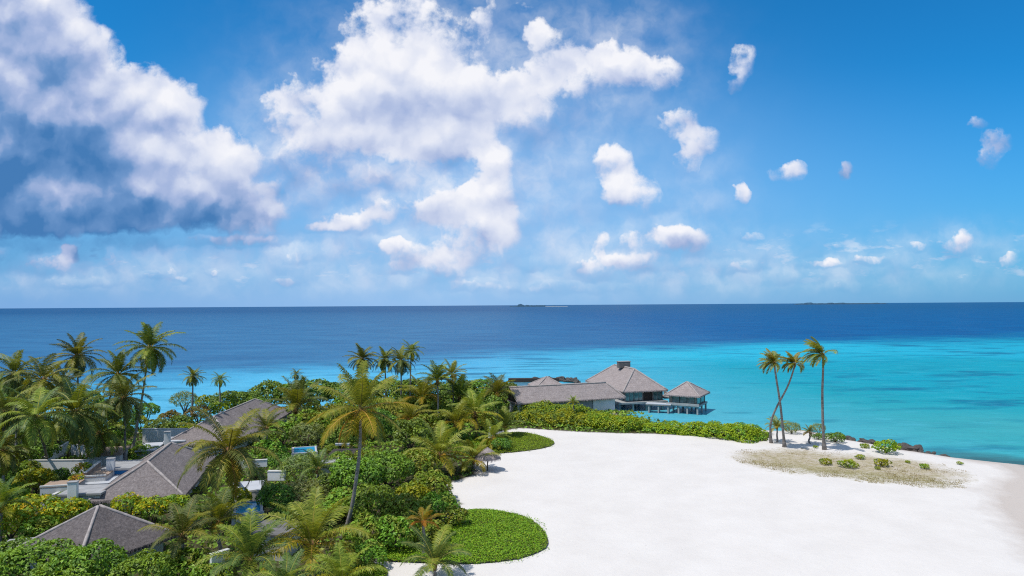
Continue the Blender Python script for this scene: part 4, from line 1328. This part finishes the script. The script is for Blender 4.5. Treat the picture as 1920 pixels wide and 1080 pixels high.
def leaf_cloud(name, lumps, size, density, mats, seed, aspect=.55, weights=None, flat=.35, under=-.55):
    """many leaf-sized blades spread over the shells of several overlapping lumps (c, r, squash)"""
    g = np.random.default_rng(seed)
    P = []; N = []
    Cn = np.array([l[0] for l in lumps], float); R = np.array([l[1] for l in lumps], float); Q = np.array([l[2] for l in lumps], float)
    for k in range(len(lumps)):
        n = int(4 * math.pi * R[k] ** 2 * density)
        d = g.normal(size=(n, 3)); d /= np.linalg.norm(d, axis=1)[:, None]
        d = d[d[:, 2] > under]
        rad = R[k] * (1 - .26 * g.random(len(d)) ** 2 + .08 * g.random(len(d)))
        p = Cn[k] + d * rad[:, None] * np.array([1, 1, Q[k]])
        keep = np.ones(len(d), bool)
        for j in range(len(lumps)):
            if j == k: continue
            q = (p - Cn[j]) / np.array([1, 1, Q[j]])
            keep &= np.linalg.norm(q, axis=1) > R[j] * .72
        P.append(p[keep]); N.append(d[keep])
    P = np.concatenate(P); N = np.concatenate(N)
    n = len(P)
    nr = N + np.array([0, 0, flat]) + g.normal(size=(n, 3)) * .55
    nr /= np.linalg.norm(nr, axis=1)[:, None]
    t = np.cross(nr, g.normal(size=(n, 3))); t /= np.linalg.norm(t, axis=1)[:, None]
    b = np.cross(nr, t)
    s = size * g.uniform(.65, 1.3, n)[:, None]
    v0 = P - t * s * .5; v1 = P + b * s * aspect * .5 + nr * s * .10; v2 = P + t * s * .5 - nr * s * .12; v3 = P - b * s * aspect * .5 + nr * s * .10
    V = np.stack([v0, v1, v2, v3], 1).reshape(-1, 3)
    Fc = np.arange(n * 4).reshape(-1, 4)
    me = bpy.data.meshes.new(name)
    me.vertices.add(n * 4); me.vertices.foreach_set('co', V.ravel())
    me.loops.add(n * 4); me.loops.foreach_set('vertex_index', Fc.ravel().astype(np.int32))
    me.polygons.add(n)
    me.polygons.foreach_set('loop_start', (np.arange(n) * 4).astype(np.int32))
    me.polygons.foreach_set('loop_total', np.full(n, 4, dtype=np.int32))
    for m in mats: me.materials.append(m)
    if len(mats) > 1:
        # colours run in patches, as whole twigs turn together
        lump = np.array([mnoise.noise((float(x) * 1.1 + seed, float(y) * 1.1, float(z) * 1.1)) for x, y, z in P])
        w = np.clip(lump * 1.6 + .5 + g.normal(size=n) * .16, 0, .999)
        cw = np.cumsum(weights) / np.sum(weights)
        me.polygons.foreach_set('material_index', np.searchsorted(cw, w).astype(np.int32))
    me.update(); me.validate()
    return me

def crown_lumps(seed, n, flatness=.8, tall=.75):
    """unit crown: a core and knobbly lumps around it"""
    r = random.Random(seed)
    out = [((0, 0, .45 * tall), .62, flatness)]
    for i in range(n):
        a = i * 2.39996 + r.uniform(-.3, .3)
        u = (i + .5) / n
        el = math.asin(min(1, -.15 + 1.1 * u))
        rr = .62 * r.uniform(.85, 1.12)
        out.append(((rr * math.cos(el) * math.cos(a), rr * math.cos(el) * math.sin(a), .45 * tall + rr * math.sin(el) * tall), r.uniform(.24, .40), r.uniform(.75, .95)))
    return out

def crown_mesh(seed, R, size, dens, mats, weights=None, n=13, aspect=.55, tall=.75, flat=.35):
    lumps = [((c[0] * R, c[1] * R, c[2] * R), r * R, q) for c, r, q in crown_lumps(seed, n, .8, tall)]
    return leaf_cloud('leafy_crown', lumps, size, dens, mats, seed, aspect, weights, flat)

BUSH = {  # nominal radius, meshes
    'broad': (2.2, [crown_mesh(101 + k, 2.2, .30, 30, [L_broad, L_olive], (.72, .28), 15) for k in range(3)]),
    'big': (3.6, [crown_mesh(111 + k, 3.6, .34, 22, [L_broad, L_dark], (.7, .3), 20) for k in range(2)]),
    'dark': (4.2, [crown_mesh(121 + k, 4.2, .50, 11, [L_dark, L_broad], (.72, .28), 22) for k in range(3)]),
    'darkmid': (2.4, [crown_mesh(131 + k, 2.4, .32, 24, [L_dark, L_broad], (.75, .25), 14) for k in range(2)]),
    'lime': (1.8, [crown_mesh(141 + k, 1.8, .30, 26, [L_lime, L_broad], (.65, .35), 12) for k in range(2)]),
    'fine': (2.6, [crown_mesh(151 + k, 2.6, .42, 22, [L_fine, L_olive], (.75, .25), 16, .20) for k in range(2)]),
    'croton': (1.7, [crown_mesh(161 + k, 1.7, .26, 32, [L_lime, L_croton, L_broad], (.42, .28, .30), 12) for k in range(2)]),
    'orange': (1.0, [crown_mesh(171, 1.0, .42, 20, [L_orange, L_lime], (.75, .25), 9, .3)]),
    'olive': (2.8, [crown_mesh(181 + k, 2.8, .34, 20, [L_olive, L_broad], (.6, .4), 16) for k in range(2)]),
    'red': (2.2, [crown_mesh(191, 2.2, .36, 20, [L_red, L_olive], (.6, .4), 13)]),
    'tuft': (1.0, [crown_mesh(201 + k, 1.0, .24, 40, [L_lime, L_broad], (.8, .2), 9, .5, .6) for k in range(3)]),
}
def stems_mesh(seed):
    r = random.Random(seed); V = []; F = []
    for i in range(5):
        a = i * 1.26 + r.uniform(-.3, .3)
        p = [Vector((.04 * math.cos(a), .04 * math.sin(a), -.5))]
        for k in range(1, 5):
            u = k / 4
            p.append(Vector((math.cos(a) * .5 * u ** 1.3 + r.uniform(-.03, .03), math.sin(a) * .5 * u ** 1.3 + r.uniform(-.03, .03), -.5 + 1.15 * u)))
        tube(V, F, p, [.055, .045, .035, .024, .012], 6)
    return mk_mesh('stems', V, F, M_trunk_bush, smooth=True)
STEMS = [stems_mesh(k) for k in range(2)]

def bush(kind, px, py, zc, rpx, label, group, name='leafy_bush', cat='bush'):
    """centre of the crown at px, py, zc layout units above the water, rpx wide in the picture"""
    d = ray(px, py)
    t = (zc * S - H) / d.z
    c = Vector((d.x * t, d.y * t, zc * S))
    R = rpx * c.y / FPX
    r0, ms = BUSH[kind]
    g0 = max(gz(c.x, c.y), .2)
    th = thing(name, (c.x, c.y, g0), label, cat, 0, group)
    k = R / r0
    me = rng.choice(ms)
    zl = c.z - g0
    mesh_obj('crown', me, th, (0, 0, zl - .35 * R), rng.uniform(0, 6.28), (k, k, k * rng.uniform(.85, 1.05)))
    sh = max(zl, .4)
    mesh_obj('trunk', rng.choice(STEMS), th, (0, 0, sh * .5), rng.uniform(0, 6.28), (R * .9, R * .9, sh * .95))
    return th

B1 = 'trees of the far treeline'
lab1 = 'dark green tree in the dense row along the far shore against the turquoise lagoon'
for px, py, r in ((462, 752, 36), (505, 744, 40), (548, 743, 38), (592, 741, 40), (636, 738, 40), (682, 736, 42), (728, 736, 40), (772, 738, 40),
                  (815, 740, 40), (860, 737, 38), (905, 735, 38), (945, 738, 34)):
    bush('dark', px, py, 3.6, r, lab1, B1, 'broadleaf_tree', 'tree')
for px, py, r in ((484, 766, 34), (570, 764, 36), (655, 762, 38), (705, 765, 36), (750, 764, 36), (800, 765, 34), (880, 762, 34), (925, 762, 30)):
    bush('darkmid', px, py, 3.4, r, 'dark bushy tree just inside the far treeline', 'second row of trees inside the treeline', 'broadleaf_tree', 'tree')
bush('fine', 346, 752, 2.8, 28, 'round grey-green bush on the shore under the lone distant palm', 'shore bushes at the left')
bush('lime', 386, 756, 2.6, 22, 'yellow-green shore bush right of the round grey-green one', 'shore bushes at the left')
bush('red', 372, 776, 2.6, 26, 'russet bush below the round grey-green bush', 'shore bushes at the left')
bush('red', 318, 782, 2.4, 22, 'russet bush beside the water gap near the leaning trunk', 'shore bushes at the left')
bush('dark', 430, 752, 3.2, 34, 'dark tree at the left end of the far treeline', B1, 'broadleaf_tree', 'tree')
bush('darkmid', 340, 800, 2.4, 30, 'dark bush left of the farthest villa roof', 'bushes round the farthest villa')
bush('lime', 415, 768, 2.6, 26, 'lime bush between the treeline and the farthest roof', 'bushes round the farthest villa')
bush('lime', 352, 806, 2.2, 20, 'bright lime bush above the white wall by the farthest villa', 'bushes round the farthest villa')
bush('darkmid', 296, 800, 2.4, 28, 'dark bush right of the leaning palm trunk', 'bushes round the farthest villa')
bush('dark', 275, 770, 2.8, 26, 'dark shore tree half behind the leaning palm trunk', 'bushes round the farthest villa', 'broadleaf_tree', 'tree')
bush('croton', 262, 790, 2.6, 16, 'small yellowish bush just left of the leaning palm trunk', 'bushes round the farthest villa')

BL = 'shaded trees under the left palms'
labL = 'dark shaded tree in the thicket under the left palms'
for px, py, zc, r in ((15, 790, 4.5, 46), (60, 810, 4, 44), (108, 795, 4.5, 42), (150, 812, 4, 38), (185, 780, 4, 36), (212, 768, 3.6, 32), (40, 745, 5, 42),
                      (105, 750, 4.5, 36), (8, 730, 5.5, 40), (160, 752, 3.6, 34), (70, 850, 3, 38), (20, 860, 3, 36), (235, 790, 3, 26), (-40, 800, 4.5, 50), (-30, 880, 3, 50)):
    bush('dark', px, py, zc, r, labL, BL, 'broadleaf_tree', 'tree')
GL = 'garden bushes at the left'
bush('broad', 222, 812, 3.4, 34, 'bright broad-leaved tree left of the leaning trunk above the brown shelter', GL, 'broadleaf_tree', 'tree')
bush('broad', 268, 852, 2.2, 32, 'green bush at the foot of the tall leaning palm', GL)
bush('lime', 192, 838, 2.2, 20, 'lime bush beside the brown flat roofed shelter', GL)
bush('croton', 214, 866, 2.0, 13, 'small yellow-green bush behind the white pillar and blue band', GL)
bush('orange', 155, 880, 3.0, 19, 'orange leaved plant in front of the long shaded wall', GL)
bush('orange', 146, 898, 3.3, 15, 'low orange plant by the sunken tan court', GL)
bush('darkmid', 12, 890, 2.4, 26, 'dark bush at the left edge behind the croton', GL)
bush('lime', 66, 900, 2.4, 38, 'long-leaved yellow-green bush at the left below the shaded wall', GL)
bush('broad', 52, 878, 2.2, 26, 'green bush behind the long-leaved yellow one', GL)
bush('darkmid', 108, 892, 2.0, 24, 'dark green bush between the yellow one and the tan court', GL)
bush('broad', 22, 925, 2.4, 32, 'green bush at the left edge over the croton hedge', GL)
bush('broad', 132, 938, 2.0, 30, 'leafy green bush in front of the weathered grey slab', GL)
GC = 'yellow croton bushes'
bush('croton', 68, 958, 2.5, 48, 'large croton bush with yellow and orange tips at the lower left', GC)
bush('croton', 118, 965, 2.4, 44, 'green and yellow croton right of the large one', GC)
bush('croton', 20, 985, 2.4, 42, 'croton bush at the left edge with orange leaves', GC)
bush('broad', 75, 992, 2.0, 42, 'green bush below the large croton', GC)
bush('lime', 145, 955, 2.2, 28, 'lime bush touching the peak of the nearest thatched roof', GC)
bush('croton', 240, 948, 2.5, 34, 'yellow croton behind the peak of the nearest roof', GC)
bush('croton', 288, 955, 2.5, 34, 'brightest yellow croton in front of the middle villa', GC)
bush('lime', 330, 945, 2.6, 32, 'green-yellow bush under the pale front slope of the middle villa', GC)
bush('broad', 362, 962, 2.4, 30, 'green bush right of the crotons by the middle villa', GC)
bush('lime', 440, 935, 2.4, 36, 'lime tree left of the turquoise pool strip', GC)
bush('croton', 400, 955, 2.3, 26, 'yellow-green bush between the villa and the lime tree', GC)
GF = 'glossy bushes along the bottom edge'
bush('big', 60, 1062, 2.6, 78, 'large glossy dark-leaved bush in the bottom left corner', GF)
bush('big', 165, 1068, 2.6, 76, 'glossy bush in front of the nearest roof, left half', GF)
bush('big', 270, 1082, 2.2, 70, 'glossy bush in front of the nearest roof, right half', GF)
bush('broad', 340, 1068, 2.2, 56, 'bright leafy bush at the bottom between roof and palms', GF)
bush('broad', 395, 1088, 2.0, 46, 'leafy bush at the bottom edge below the pale wall', GF)
bush('darkmid', 15, 1040, 2.0, 50, 'shaded bush at the left edge by the small dark flat roof', GF)
bush('big', 120, 1100, 2.2, 80, 'glossy bush cut by the bottom edge at the left', GF)
GM = 'bushes in the middle of the grove'
bush('broad', 530, 812, 3.0, 34, 'green bush below the bushy palm', GM)
bush('olive', 590, 800, 3.2, 46, 'olive grey bush between the bushy palm and the tall palm crown', GM)
bush('olive', 628, 778, 3.2, 40, 'olive tree left of the tall palm crown', GM, 'broadleaf_tree', 'tree')
bush('fine', 575, 815, 2.8, 36, 'feathery grey bush above the blue pool', GM)
bush('olive', 735, 775, 3.4, 44, 'olive tree right of the tall palm crown', GM, 'broadleaf_tree', 'tree')
bush('dark', 700, 800, 3.0, 48, 'dark tree behind the tall palm trunk', GM, 'broadleaf_tree', 'tree')
bush('darkmid', 770, 815, 3.2, 46, 'dark leafy tree left of the yellow-green sand palm', GM, 'broadleaf_tree', 'tree')
bush('broad', 800, 800, 3.0, 38, 'green tree under the pale yellow palm', GM, 'broadleaf_tree', 'tree')
bush('darkmid', 640, 820, 2.8, 38, 'dark bush over the garden pavilion', GM)
bush('broad', 505, 845, 2.6, 34, 'green bush between the grey palm and the blue pool', GM)
bush('darkmid', 525, 866, 2.4, 28, 'dark bush above the bright white wall panel', GM)
bush('broad', 620, 845, 2.0, 16, 'small bush by the garden pavilion', GM)
bush('fine', 560, 885, 2.8, 42, 'feathery grey-green tree right of the white wall panel', GM, 'broadleaf_tree', 'tree')
bush('fine', 572, 928, 2.4, 42, 'lower feathery grey tree under the other feathery one', GM, 'broadleaf_tree', 'tree')
bush('dark', 518, 935, 2.4, 40, 'dark round tree right of the turquoise pool strip', GM, 'broadleaf_tree', 'tree')
bush('darkmid', 540, 965, 1.9, 34, 'dark bush over the grey-brown flat roof', GM)
bush('broad', 450, 1000, 1.8, 30, 'green bush between the young palms and the turquoise pool', GM)
bush('darkmid', 855, 815, 2.0, 24, 'dark bush at the left edge of the small lawn', GM)
bush('darkmid', 940, 832, 1.9, 20, 'dark bush under the low palm on the small lawn', GM)
bush('olive', 840, 770, 3.0, 36, 'olive bush between the yellowing palm and the skyline palms', GM)
bush('broad', 905, 790, 2.4, 30, 'green bush behind the small lawn', GM)
bush('broad', 640, 862, 2.9, 30, 'leafy bush in front of the left half of the dark garden pavilion', GM)
bush('olive', 686, 858, 2.9, 30, 'olive bush in front of the right end of the dark garden pavilion', GM)
bush('darkmid', 566, 864, 2.0, 19, 'dark bush at the near side of the bright blue pool', GM)
bush('darkmid', 480, 885, 1.7, 18, 'dark bush on the pale pool terrace edge', GM)
GN = 'big leafy bushes between the tall palm and the sand'
for i, (kind, px, py, zc, r, lb) in enumerate((
        ('big', 668, 895, 3.0, 56, 'round leafy tree directly left of the tall trunk'),
        ('big', 728, 880, 3.2, 58, 'large leafy tree just right of the tall trunk'),
        ('olive', 785, 872, 2.8, 46, 'olive leafy bush under the yellow-green sand palm'),
        ('broad', 808, 912, 2.4, 46, 'leafy bush nearest the sand on the upper side'),
        ('lime', 775, 925, 2.4, 36, 'yellow-green bush inside the large green mass'),
        ('broad', 645, 945, 2.4, 48, 'leafy bush left of the tall trunk above the arching palm'),
        ('big', 700, 948, 2.6, 54, 'full green bush right behind the lower trunk of the tall palm'),
        ('broad', 760, 962, 2.4, 52, 'bright green bush above the small amber palm'),
        ('broad', 820, 950, 2.2, 46, 'bright green bush bulging towards the sand cove'),
        ('broad', 852, 968, 1.9, 32, 'small bright bush at the sand end of the green mass'),
        ('broad', 690, 1000, 2.2, 48, 'bright bush at the foot of the tall palm'),
        ('broad', 742, 1005, 2.1, 46, 'bright green bush left of the amber palm foot'),
        ('broad', 805, 1000, 1.8, 40, 'bright bush right of the amber palm foot by the near lawn'),
        ('broad', 690, 1042, 1.9, 40, 'low green bush at the corner of the white path'),
        ('lime', 612, 965, 2.2, 34, 'lime bush behind the arching palm'),
        ('darkmid', 620, 905, 2.4, 32, 'dark bush beside the small slatted roof'),
        ('broad', 650, 1040, 1.9, 36, 'green bush between the arching palm and the path'))):
    bush(kind, px, py, zc, r, lb, GN)

# ------------------------------------------------------------------ beach hedge: two long stands of sea lettuce shrub
def hedge(px_pts, rad, label, seed, size=.34, dens=26, mats=(L_lime, L_broad), wts=(.78, .22)):
    r = random.Random(seed)
    pts = [at_z(x, y, GZ) for x, y in px_pts]
    lumps = []
    for (a, b), (ra, rb) in zip(zip(pts, pts[1:]), zip(rad, rad[1:])):
        n = max(2, int((b - a).length / 1.0))
        for i in range(n):
            u = i / n
            R = (ra + (rb - ra) * u)
            p = a.lerp(b, u)
            for k in range(3):
                q = R * r.uniform(.5, .8)
                lumps.append(((p.x + r.uniform(-.6, .6) * R, p.y + r.uniform(-.8, .8) * R, p.z + r.uniform(.0, .5) * R), q, r.uniform(.7, .95)))
    o = pts[0]
    lumps = [((c[0] - o.x, c[1] - o.y, c[2] - o.z), q, s) for c, q, s in lumps]
    me = leaf_cloud('beach_hedge', lumps, size, dens, list(mats), seed, .55, wts, .9)
    tag(mesh_obj('beach_hedge', me, None, o), label, 'hedge', 'sea lettuce hedges behind the beach')
hedge([(970, 792), (1010, 794), (1060, 797), (1110, 801)], (2.2, 2.6, 2.7, 2.5), 'long mixed green hedge in front of the long thatched building', 301, .36, 22, (L_lime, L_broad, L_dark), (.58, .32, .10))
hedge([(985, 779), (1040, 781), (1090, 782), (1130, 784)], (2.5, 2.7, 2.4, 1.4), 'taller green hedge close under the eave of the long thatched building', 303, .36, 22, (L_broad, L_lime, L_dark), (.45, .43, .12))
hedge([(1105, 799), (1150, 803), (1205, 806)], (2.4, 2.5, 2.2), 'rounded yellow-green end of the hedge nearest the stilts', 305)
hedge([(1222, 809), (1280, 813), (1340, 818), (1400, 822), (1440, 822)], (1.7, 2.0, 2.3, 2.8, 2.0), 'bright yellow-green hedge along the lagoon edge of the beach', 307)

GP = 'low shrubs on the point'
def tuft(px, py, rpx, label, kind='tuft', hk=1.0):
    p = at_z(px, py, GZ)
    z = gz(p.x, p.y)
    R = rpx * p.y / FPX
    r0, ms = BUSH[kind]
    k = R / r0
    th = thing('beach_shrub', (p.x, p.y, z), label, 'shrub', 0, GP)
    mesh_obj('foliage', rng.choice(ms), th, (0, 0, .12 * R), rng.uniform(0, 6.28), (k, k, k * .8 * hk))
    mesh_obj('stems', rng.choice(STEMS), th, (0, 0, .25 * R), rng.uniform(0, 6.28), (R, R, R * .6))
tuft(1548, 871, 15, 'small round shrub leftmost on the dry grass')
tuft(1590, 877, 19, 'wide low shrub second from the left on the dry grass')
tuft(1613, 861, 11, 'smallest round shrub at the back of the dry grass')
tuft(1654, 874, 18, 'round shrub right of centre on the dry grass with a small offshoot')
tuft(1645, 880, 7, 'tiny offshoot shrub touching the round one')
tuft(1662, 850, 26, 'largest shrub on the point, beside the dark rocks', 'lime', 1.1)
tuft(1621, 840, 11, 'low shrub at the shore left of the largest shrub')
tuft(1733, 878, 11, 'small dark shrub at the right of the dry grass')
tuft(1529, 840, 6, 'tiny shrub at the foot of the straight trunk')
tuft(1800, 870, 7, 'yellowish tuft alone on the pale sand by the water')
tuft(1566, 829, 20, 'dark sea grape shrub right of the straight trunk', 'darkmid', 1.0)
tuft(1534, 824, 13, 'dark low shrub left of the straight trunk', 'darkmid', .9)
tuft(1484, 812, 18, 'thin twiggy bush right of the crossing trunks', 'fine', 1.3)
tuft(1702, 868, 6, 'flat pale tuft between the largest shrub and the rocks')
bush('fine', 1535, 803, 2.0, 16, 'wispy bare-branched shrub behind the straight trunk', GP, 'beach_shrub', 'shrub')

# ------------------------------------------------------------------ lawns of creeping ground cover
def lawn(px_pts, label, seed, dens=170, hump=.12):
    poly = smooth_poly([(p.x, p.y) for p in (at_z(x, y, GZ) for x, y in px_pts)], 2)
    xs = [p[0] for p in poly]; ys = [p[1] for p in poly]
    g = np.random.default_rng(seed)
    # soil bed under the leaves
    step = .45
    gx = np.arange(min(xs) - step, max(xs) + step, step); gy = np.arange(min(ys) - step, max(ys) + step, step)
    n = int((max(xs) - min(xs)) * (max(ys) - min(ys)) * dens)
    x = g.uniform(min(xs), max(xs), n); y = g.uniform(min(ys), max(ys), n)
    sd = sdist(poly, x, y) + np.array([mnoise.noise((float(a) * .9, float(b) * .9, seed)) for a, b in zip(x, y)]) * .35
    k = (sd > 0) | ((sd > -.7) & (g.random(n) < .10))
    x, y, sd = x[k], y[k], sd[k]
    n = len(x)
    hh = GZ + .13 + hump * np.clip(sd / 1.2, 0, 1) * (1 + np.array([mnoise.noise((float(a) * .5, float(b) * .5, 9)) for a, b in zip(x, y)]) * .9) + g.uniform(-.06, .10, n)
    P = np.stack([x, y, hh], 1)
    nr = np.array([0, 0, 1.0]) + g.normal(size=(n, 3)) * .42; nr /= np.linalg.norm(nr, axis=1)[:, None]
    t = np.cross(nr, g.normal(size=(n, 3))); t /= np.linalg.norm(t, axis=1)[:, None]; b = np.cross(nr, t)
    s = .078 * g.uniform(.6, 1.4, n)[:, None]
    V = np.stack([P - t * s, P + b * s * .6, P + t * s, P - b * s * .6], 1).reshape(-1, 3)
    vb = [(px_, py_, GZ + .14) for px_, py_ in poly]
    nv = len(V)
    allv = V.tolist() + vb
    faces = np.arange(n * 4).reshape(-1, 4).tolist() + [tuple(range(nv, nv + len(vb)))]
    mi = list(g.choice([0, 0, 1, 2], n)) + [3]
    me = mk_mesh('creeping_lawn', allv, faces, [L_lawn, L_lawn, L_lawn2, M_soil], mi)
    tag(mesh_obj('creeping_lawn', me), label, 'lawn', kind='stuff')
L_lawn = leaf_mat('lawn_leaf', (.125, .215, .010), (.175, .285, .014), (.225, .335, .022), .25, .5, .3)
L_lawn2 = leaf_mat('lawn_leaf_yellow', (.19, .26, .010), (.26, .33, .016), (.34, .40, .03), .25, .5, .3)
M_soil = simple_mat('planting_soil', (.06, .07, .02), .95, .2, 2)
lawn([(700, 1052), (780, 1056), (860, 1060), (935, 1056), (990, 1046), (1026, 1030), (1029, 1012), (1012, 985), (975, 966), (920, 957), (880, 956), (850, 970), (790, 1000), (720, 1028)],
     'bright green creeping lawn bulging into the sand in the foreground', 401)
lawn([(845, 838), (875, 822), (930, 818), (965, 810), (1000, 814), (1032, 824), (1043, 833), (1020, 842), (975, 848), (935, 850), (890, 856), (850, 852)],
     'smaller green lawn tongue behind the thatched parasol', 403, 110)
lawn([(660, 1062), (700, 1058), (725, 1066), (728, 1080), (715, 1100), (660, 1110)], 'scrap of lawn left of the white path at the bottom', 405)

# dry grass on the point
def dry_grass():
    g = np.random.default_rng(77)
    xs = [p[0] for p in dry]; ys = [p[1] for p in dry]
    n = 42000
    x = g.uniform(min(xs), max(xs), n); y = g.uniform(min(ys), max(ys), n)
    nz_ = np.array([mnoise.noise((float(a) * .35, float(b) * .35, 4)) + .6 * mnoise.noise((float(a) * 1.3, float(b) * 1.3, 8)) for a, b in zip(x, y)])
    sd = sdist(dry, x, y)
    fa = at_z(1430, 872, GZ); fb = at_z(1800, 912, GZ)
    front = np.clip(1 - (y - (fa.y + (x - fa.x) * (fb.y - fa.y) / (fb.x - fa.x)) - 1.0) / 4.5, 0, 1)
    k = (sd + nz_ * 1.8 > .2) & (g.random(n) < np.clip(.10 + nz_ * .8 + .7 * front, .05, 1))
    x, y, front = x[k], y[k], front[k]; n = len(x)
    z = np.array([gz(a, b) for a, b in zip(x, y)])
    a = g.uniform(0, 6.28, n); h = g.uniform(.05, .15, n); w = .035; ln = g.uniform(-.12, .12, (n, 2))
    B = np.stack([x, y, z - .02], 1); D = np.stack([np.cos(a) * w, np.sin(a) * w, np.zeros(n)], 1)
    Tp = B + np.stack([ln[:, 0], ln[:, 1], h], 1)
    V = np.stack([B - D, B + D, Tp], 1).reshape(-1, 3)
    me = mk_mesh('dry_grass', V.tolist(), np.arange(n * 3).reshape(-1, 3).tolist(), [L_dry, L_dryo], list((g.random(n) < .12 + .5 * front).astype(int)))
    tag(mesh_obj('dry_grass', me), 'thin straw coloured grass scattered over the sandy point', 'grass', kind='stuff')
L_dry = leaf_mat('straw_blade', (.26, .21, .09), (.34, .27, .13), (.44, .36, .2), .2, .7, .2)
L_dryo = leaf_mat('olive_straw_blade', (.19, .18, .045), (.26, .235, .06), (.34, .30, .10), .2, .7, .2)
dry_grass()

# undergrowth filling the forest floor
def undergrowth():
    g = np.random.default_rng(55)
    n = 120000
    x = g.uniform(-95 * S, 26 * S, n); y = g.uniform(36 * S, 160 * S, n)
    sdc = sdist(coast, x, y); sdf = sdist(forest, x, y)
    k = (sdc > 2.0) & (sdf > .9) & (np.abs(x) < y * .82 + 4)
    x, y, sdf = x[k], y[k], sdf[k]
    n = len(x)
    nz_ = np.array([mnoise.noise((float(a) * .16, float(b) * .16, 2)) + .5 * mnoise.noise((float(a) * .6, float(b) * .6, 5)) for a, b in zip(x, y)])
    base = GZ + np.clip(.45 + nz_ * .75, .05, 1.1) * np.clip(sdf / 2.0, .15, 1)
    z = base - g.random(n) ** 2 * .4
    P = np.stack([x, y, z], 1)
    nr = np.array([0, 0, .9]) + g.normal(size=(n, 3)) * .6; nr /= np.linalg.norm(nr, axis=1)[:, None]
    t = np.cross(nr, g.normal(size=(n, 3))); t /= np.linalg.norm(t, axis=1)[:, None]; b = np.cross(nr, t)
    s = (.22 + .10 * np.clip((y - 60) / 80, 0, 1))[:, None] * g.uniform(.6, 1.4, n)[:, None]
    V = np.stack([P - t * s, P + b * s * .55, P + t * s, P - b * s * .55], 1).reshape(-1, 3)
    me = mk_mesh('undergrowth', V.tolist(), np.arange(n * 4).reshape(-1, 4).tolist(), [L_dark, L_broad, L_olive],
                 np.clip((nz_ * 1.6 + 1.0 + g.normal(size=n) * .5), 0, 2).astype(int))
    tag(mesh_obj('undergrowth', me), 'low leafy undergrowth covering the ground between the trees', 'undergrowth', kind='stuff')
undergrowth()

# ------------------------------------------------------------------ rocks
def rock_mesh(seed):
    bm = bmesh.new()
    bmesh.ops.create_icosphere(bm, subdivisions=3, radius=1.0)
    r = random.Random(seed)
    pl = [(Vector((r.gauss(0, 1), r.gauss(0, 1), r.gauss(0, 1))).normalized(), r.uniform(.55, .85)) for _ in range(9)]
    for v in bm.verts:
        for nrm, d in pl:
            e = v.co.dot(nrm) - d
            if e > 0: v.co -= nrm * e * .9
        v.co += v.co.normalized() * mnoise.noise(tuple(v.co * 2.4 + Vector((seed, 0, 0)))) * .12
        v.co.z *= .72
    return bm_mesh('boulder', bm, M_rock, False)
ROCKS = [rock_mesh(k) for k in range(6)]
def boulder(p, r, label, group, z=None):
    o = mesh_obj('boulder', rng.choice(ROCKS), None, (p[0], p[1], z), rng.uniform(0, 6.28), (r * rng.uniform(.9, 1.5), r * rng.uniform(.8, 1.1), r * rng.uniform(.7, 1.1)))
    o.rotation_euler = (rng.uniform(-.4, .4), rng.uniform(-.4, .4), rng.uniform(0, 6.28))
    tag(o, label, 'rock', group)
lineR = [(1690, 840), (1712, 845), (1735, 851), (1758, 857), (1785, 862), (1812, 866), (1850, 869), (1890, 872)]
for i in range(52):
    u = rng.random() ** 1.3 * (len(lineR) - 1.01)
    k = int(u); f = u - k
    x = lineR[k][0] * (1 - f) + lineR[k + 1][0] * f; y = lineR[k][1] * (1 - f) + lineR[k + 1][1] * f
    p = at_z(x + rng.uniform(-5, 5), y + rng.uniform(-3, 4), .4)
    boulder(p, rng.uniform(.5, 1.15) * max(.35, 1.15 - .16 * u), 'dark wet rock in the heap at the water right of the largest shrub', 'shore rocks by the largest shrub', .6 - .06 * u)
lineL = [(1568, 822), (1590, 826), (1612, 829), (1640, 833)]
for i in range(16):
    u = rng.random() * (len(lineL) - 1.01); k = int(u); f = u - k
    x = lineL[k][0] * (1 - f) + lineL[k + 1][0] * f; y = lineL[k][1] * (1 - f) + lineL[k + 1][1] * f
    p = at_z(x + rng.uniform(-3, 3), y + rng.uniform(-2, 2), .4)
    boulder(p, rng.uniform(.3, .65), 'dark rock in the thin line along the shore behind the straight trunk', 'shore rocks behind the straight trunk', .75)
lineM = [(1135, 772), (1160, 776), (1180, 782), (1196, 786)]
for i in range(22):
    u = rng.random() * (len(lineM) - 1.01); k = int(u); f = u - k
    x = lineM[k][0] * (1 - f) + lineM[k + 1][0] * f; y = lineM[k][1] * (1 - f) + lineM[k + 1][1] * f
    p = at_z(x + rng.uniform(-4, 4), y + rng.uniform(-2, 2), .4)
    boulder(p, rng.uniform(.35, .75), 'dark rock on the bank between the hedge and the villa stilts', 'bank rocks by the stilts', .4)
for i in range(70):
    u = i / 69
    px = 966 + (1083 - 966) * u
    d0 = 178 - 8 * (2 * u - 1) ** 2 + 4 * u
    c = ray(px, 600)
    boulder((c.x / c.y * d0 * S + rng.uniform(-.5, .5), d0 * S + rng.uniform(-1.6, 1.6)), rng.uniform(.55, 1.1), 'dark boulder in the low rock breakwater beyond the thatched villas', 'breakwater boulders', rng.uniform(.1, .9))
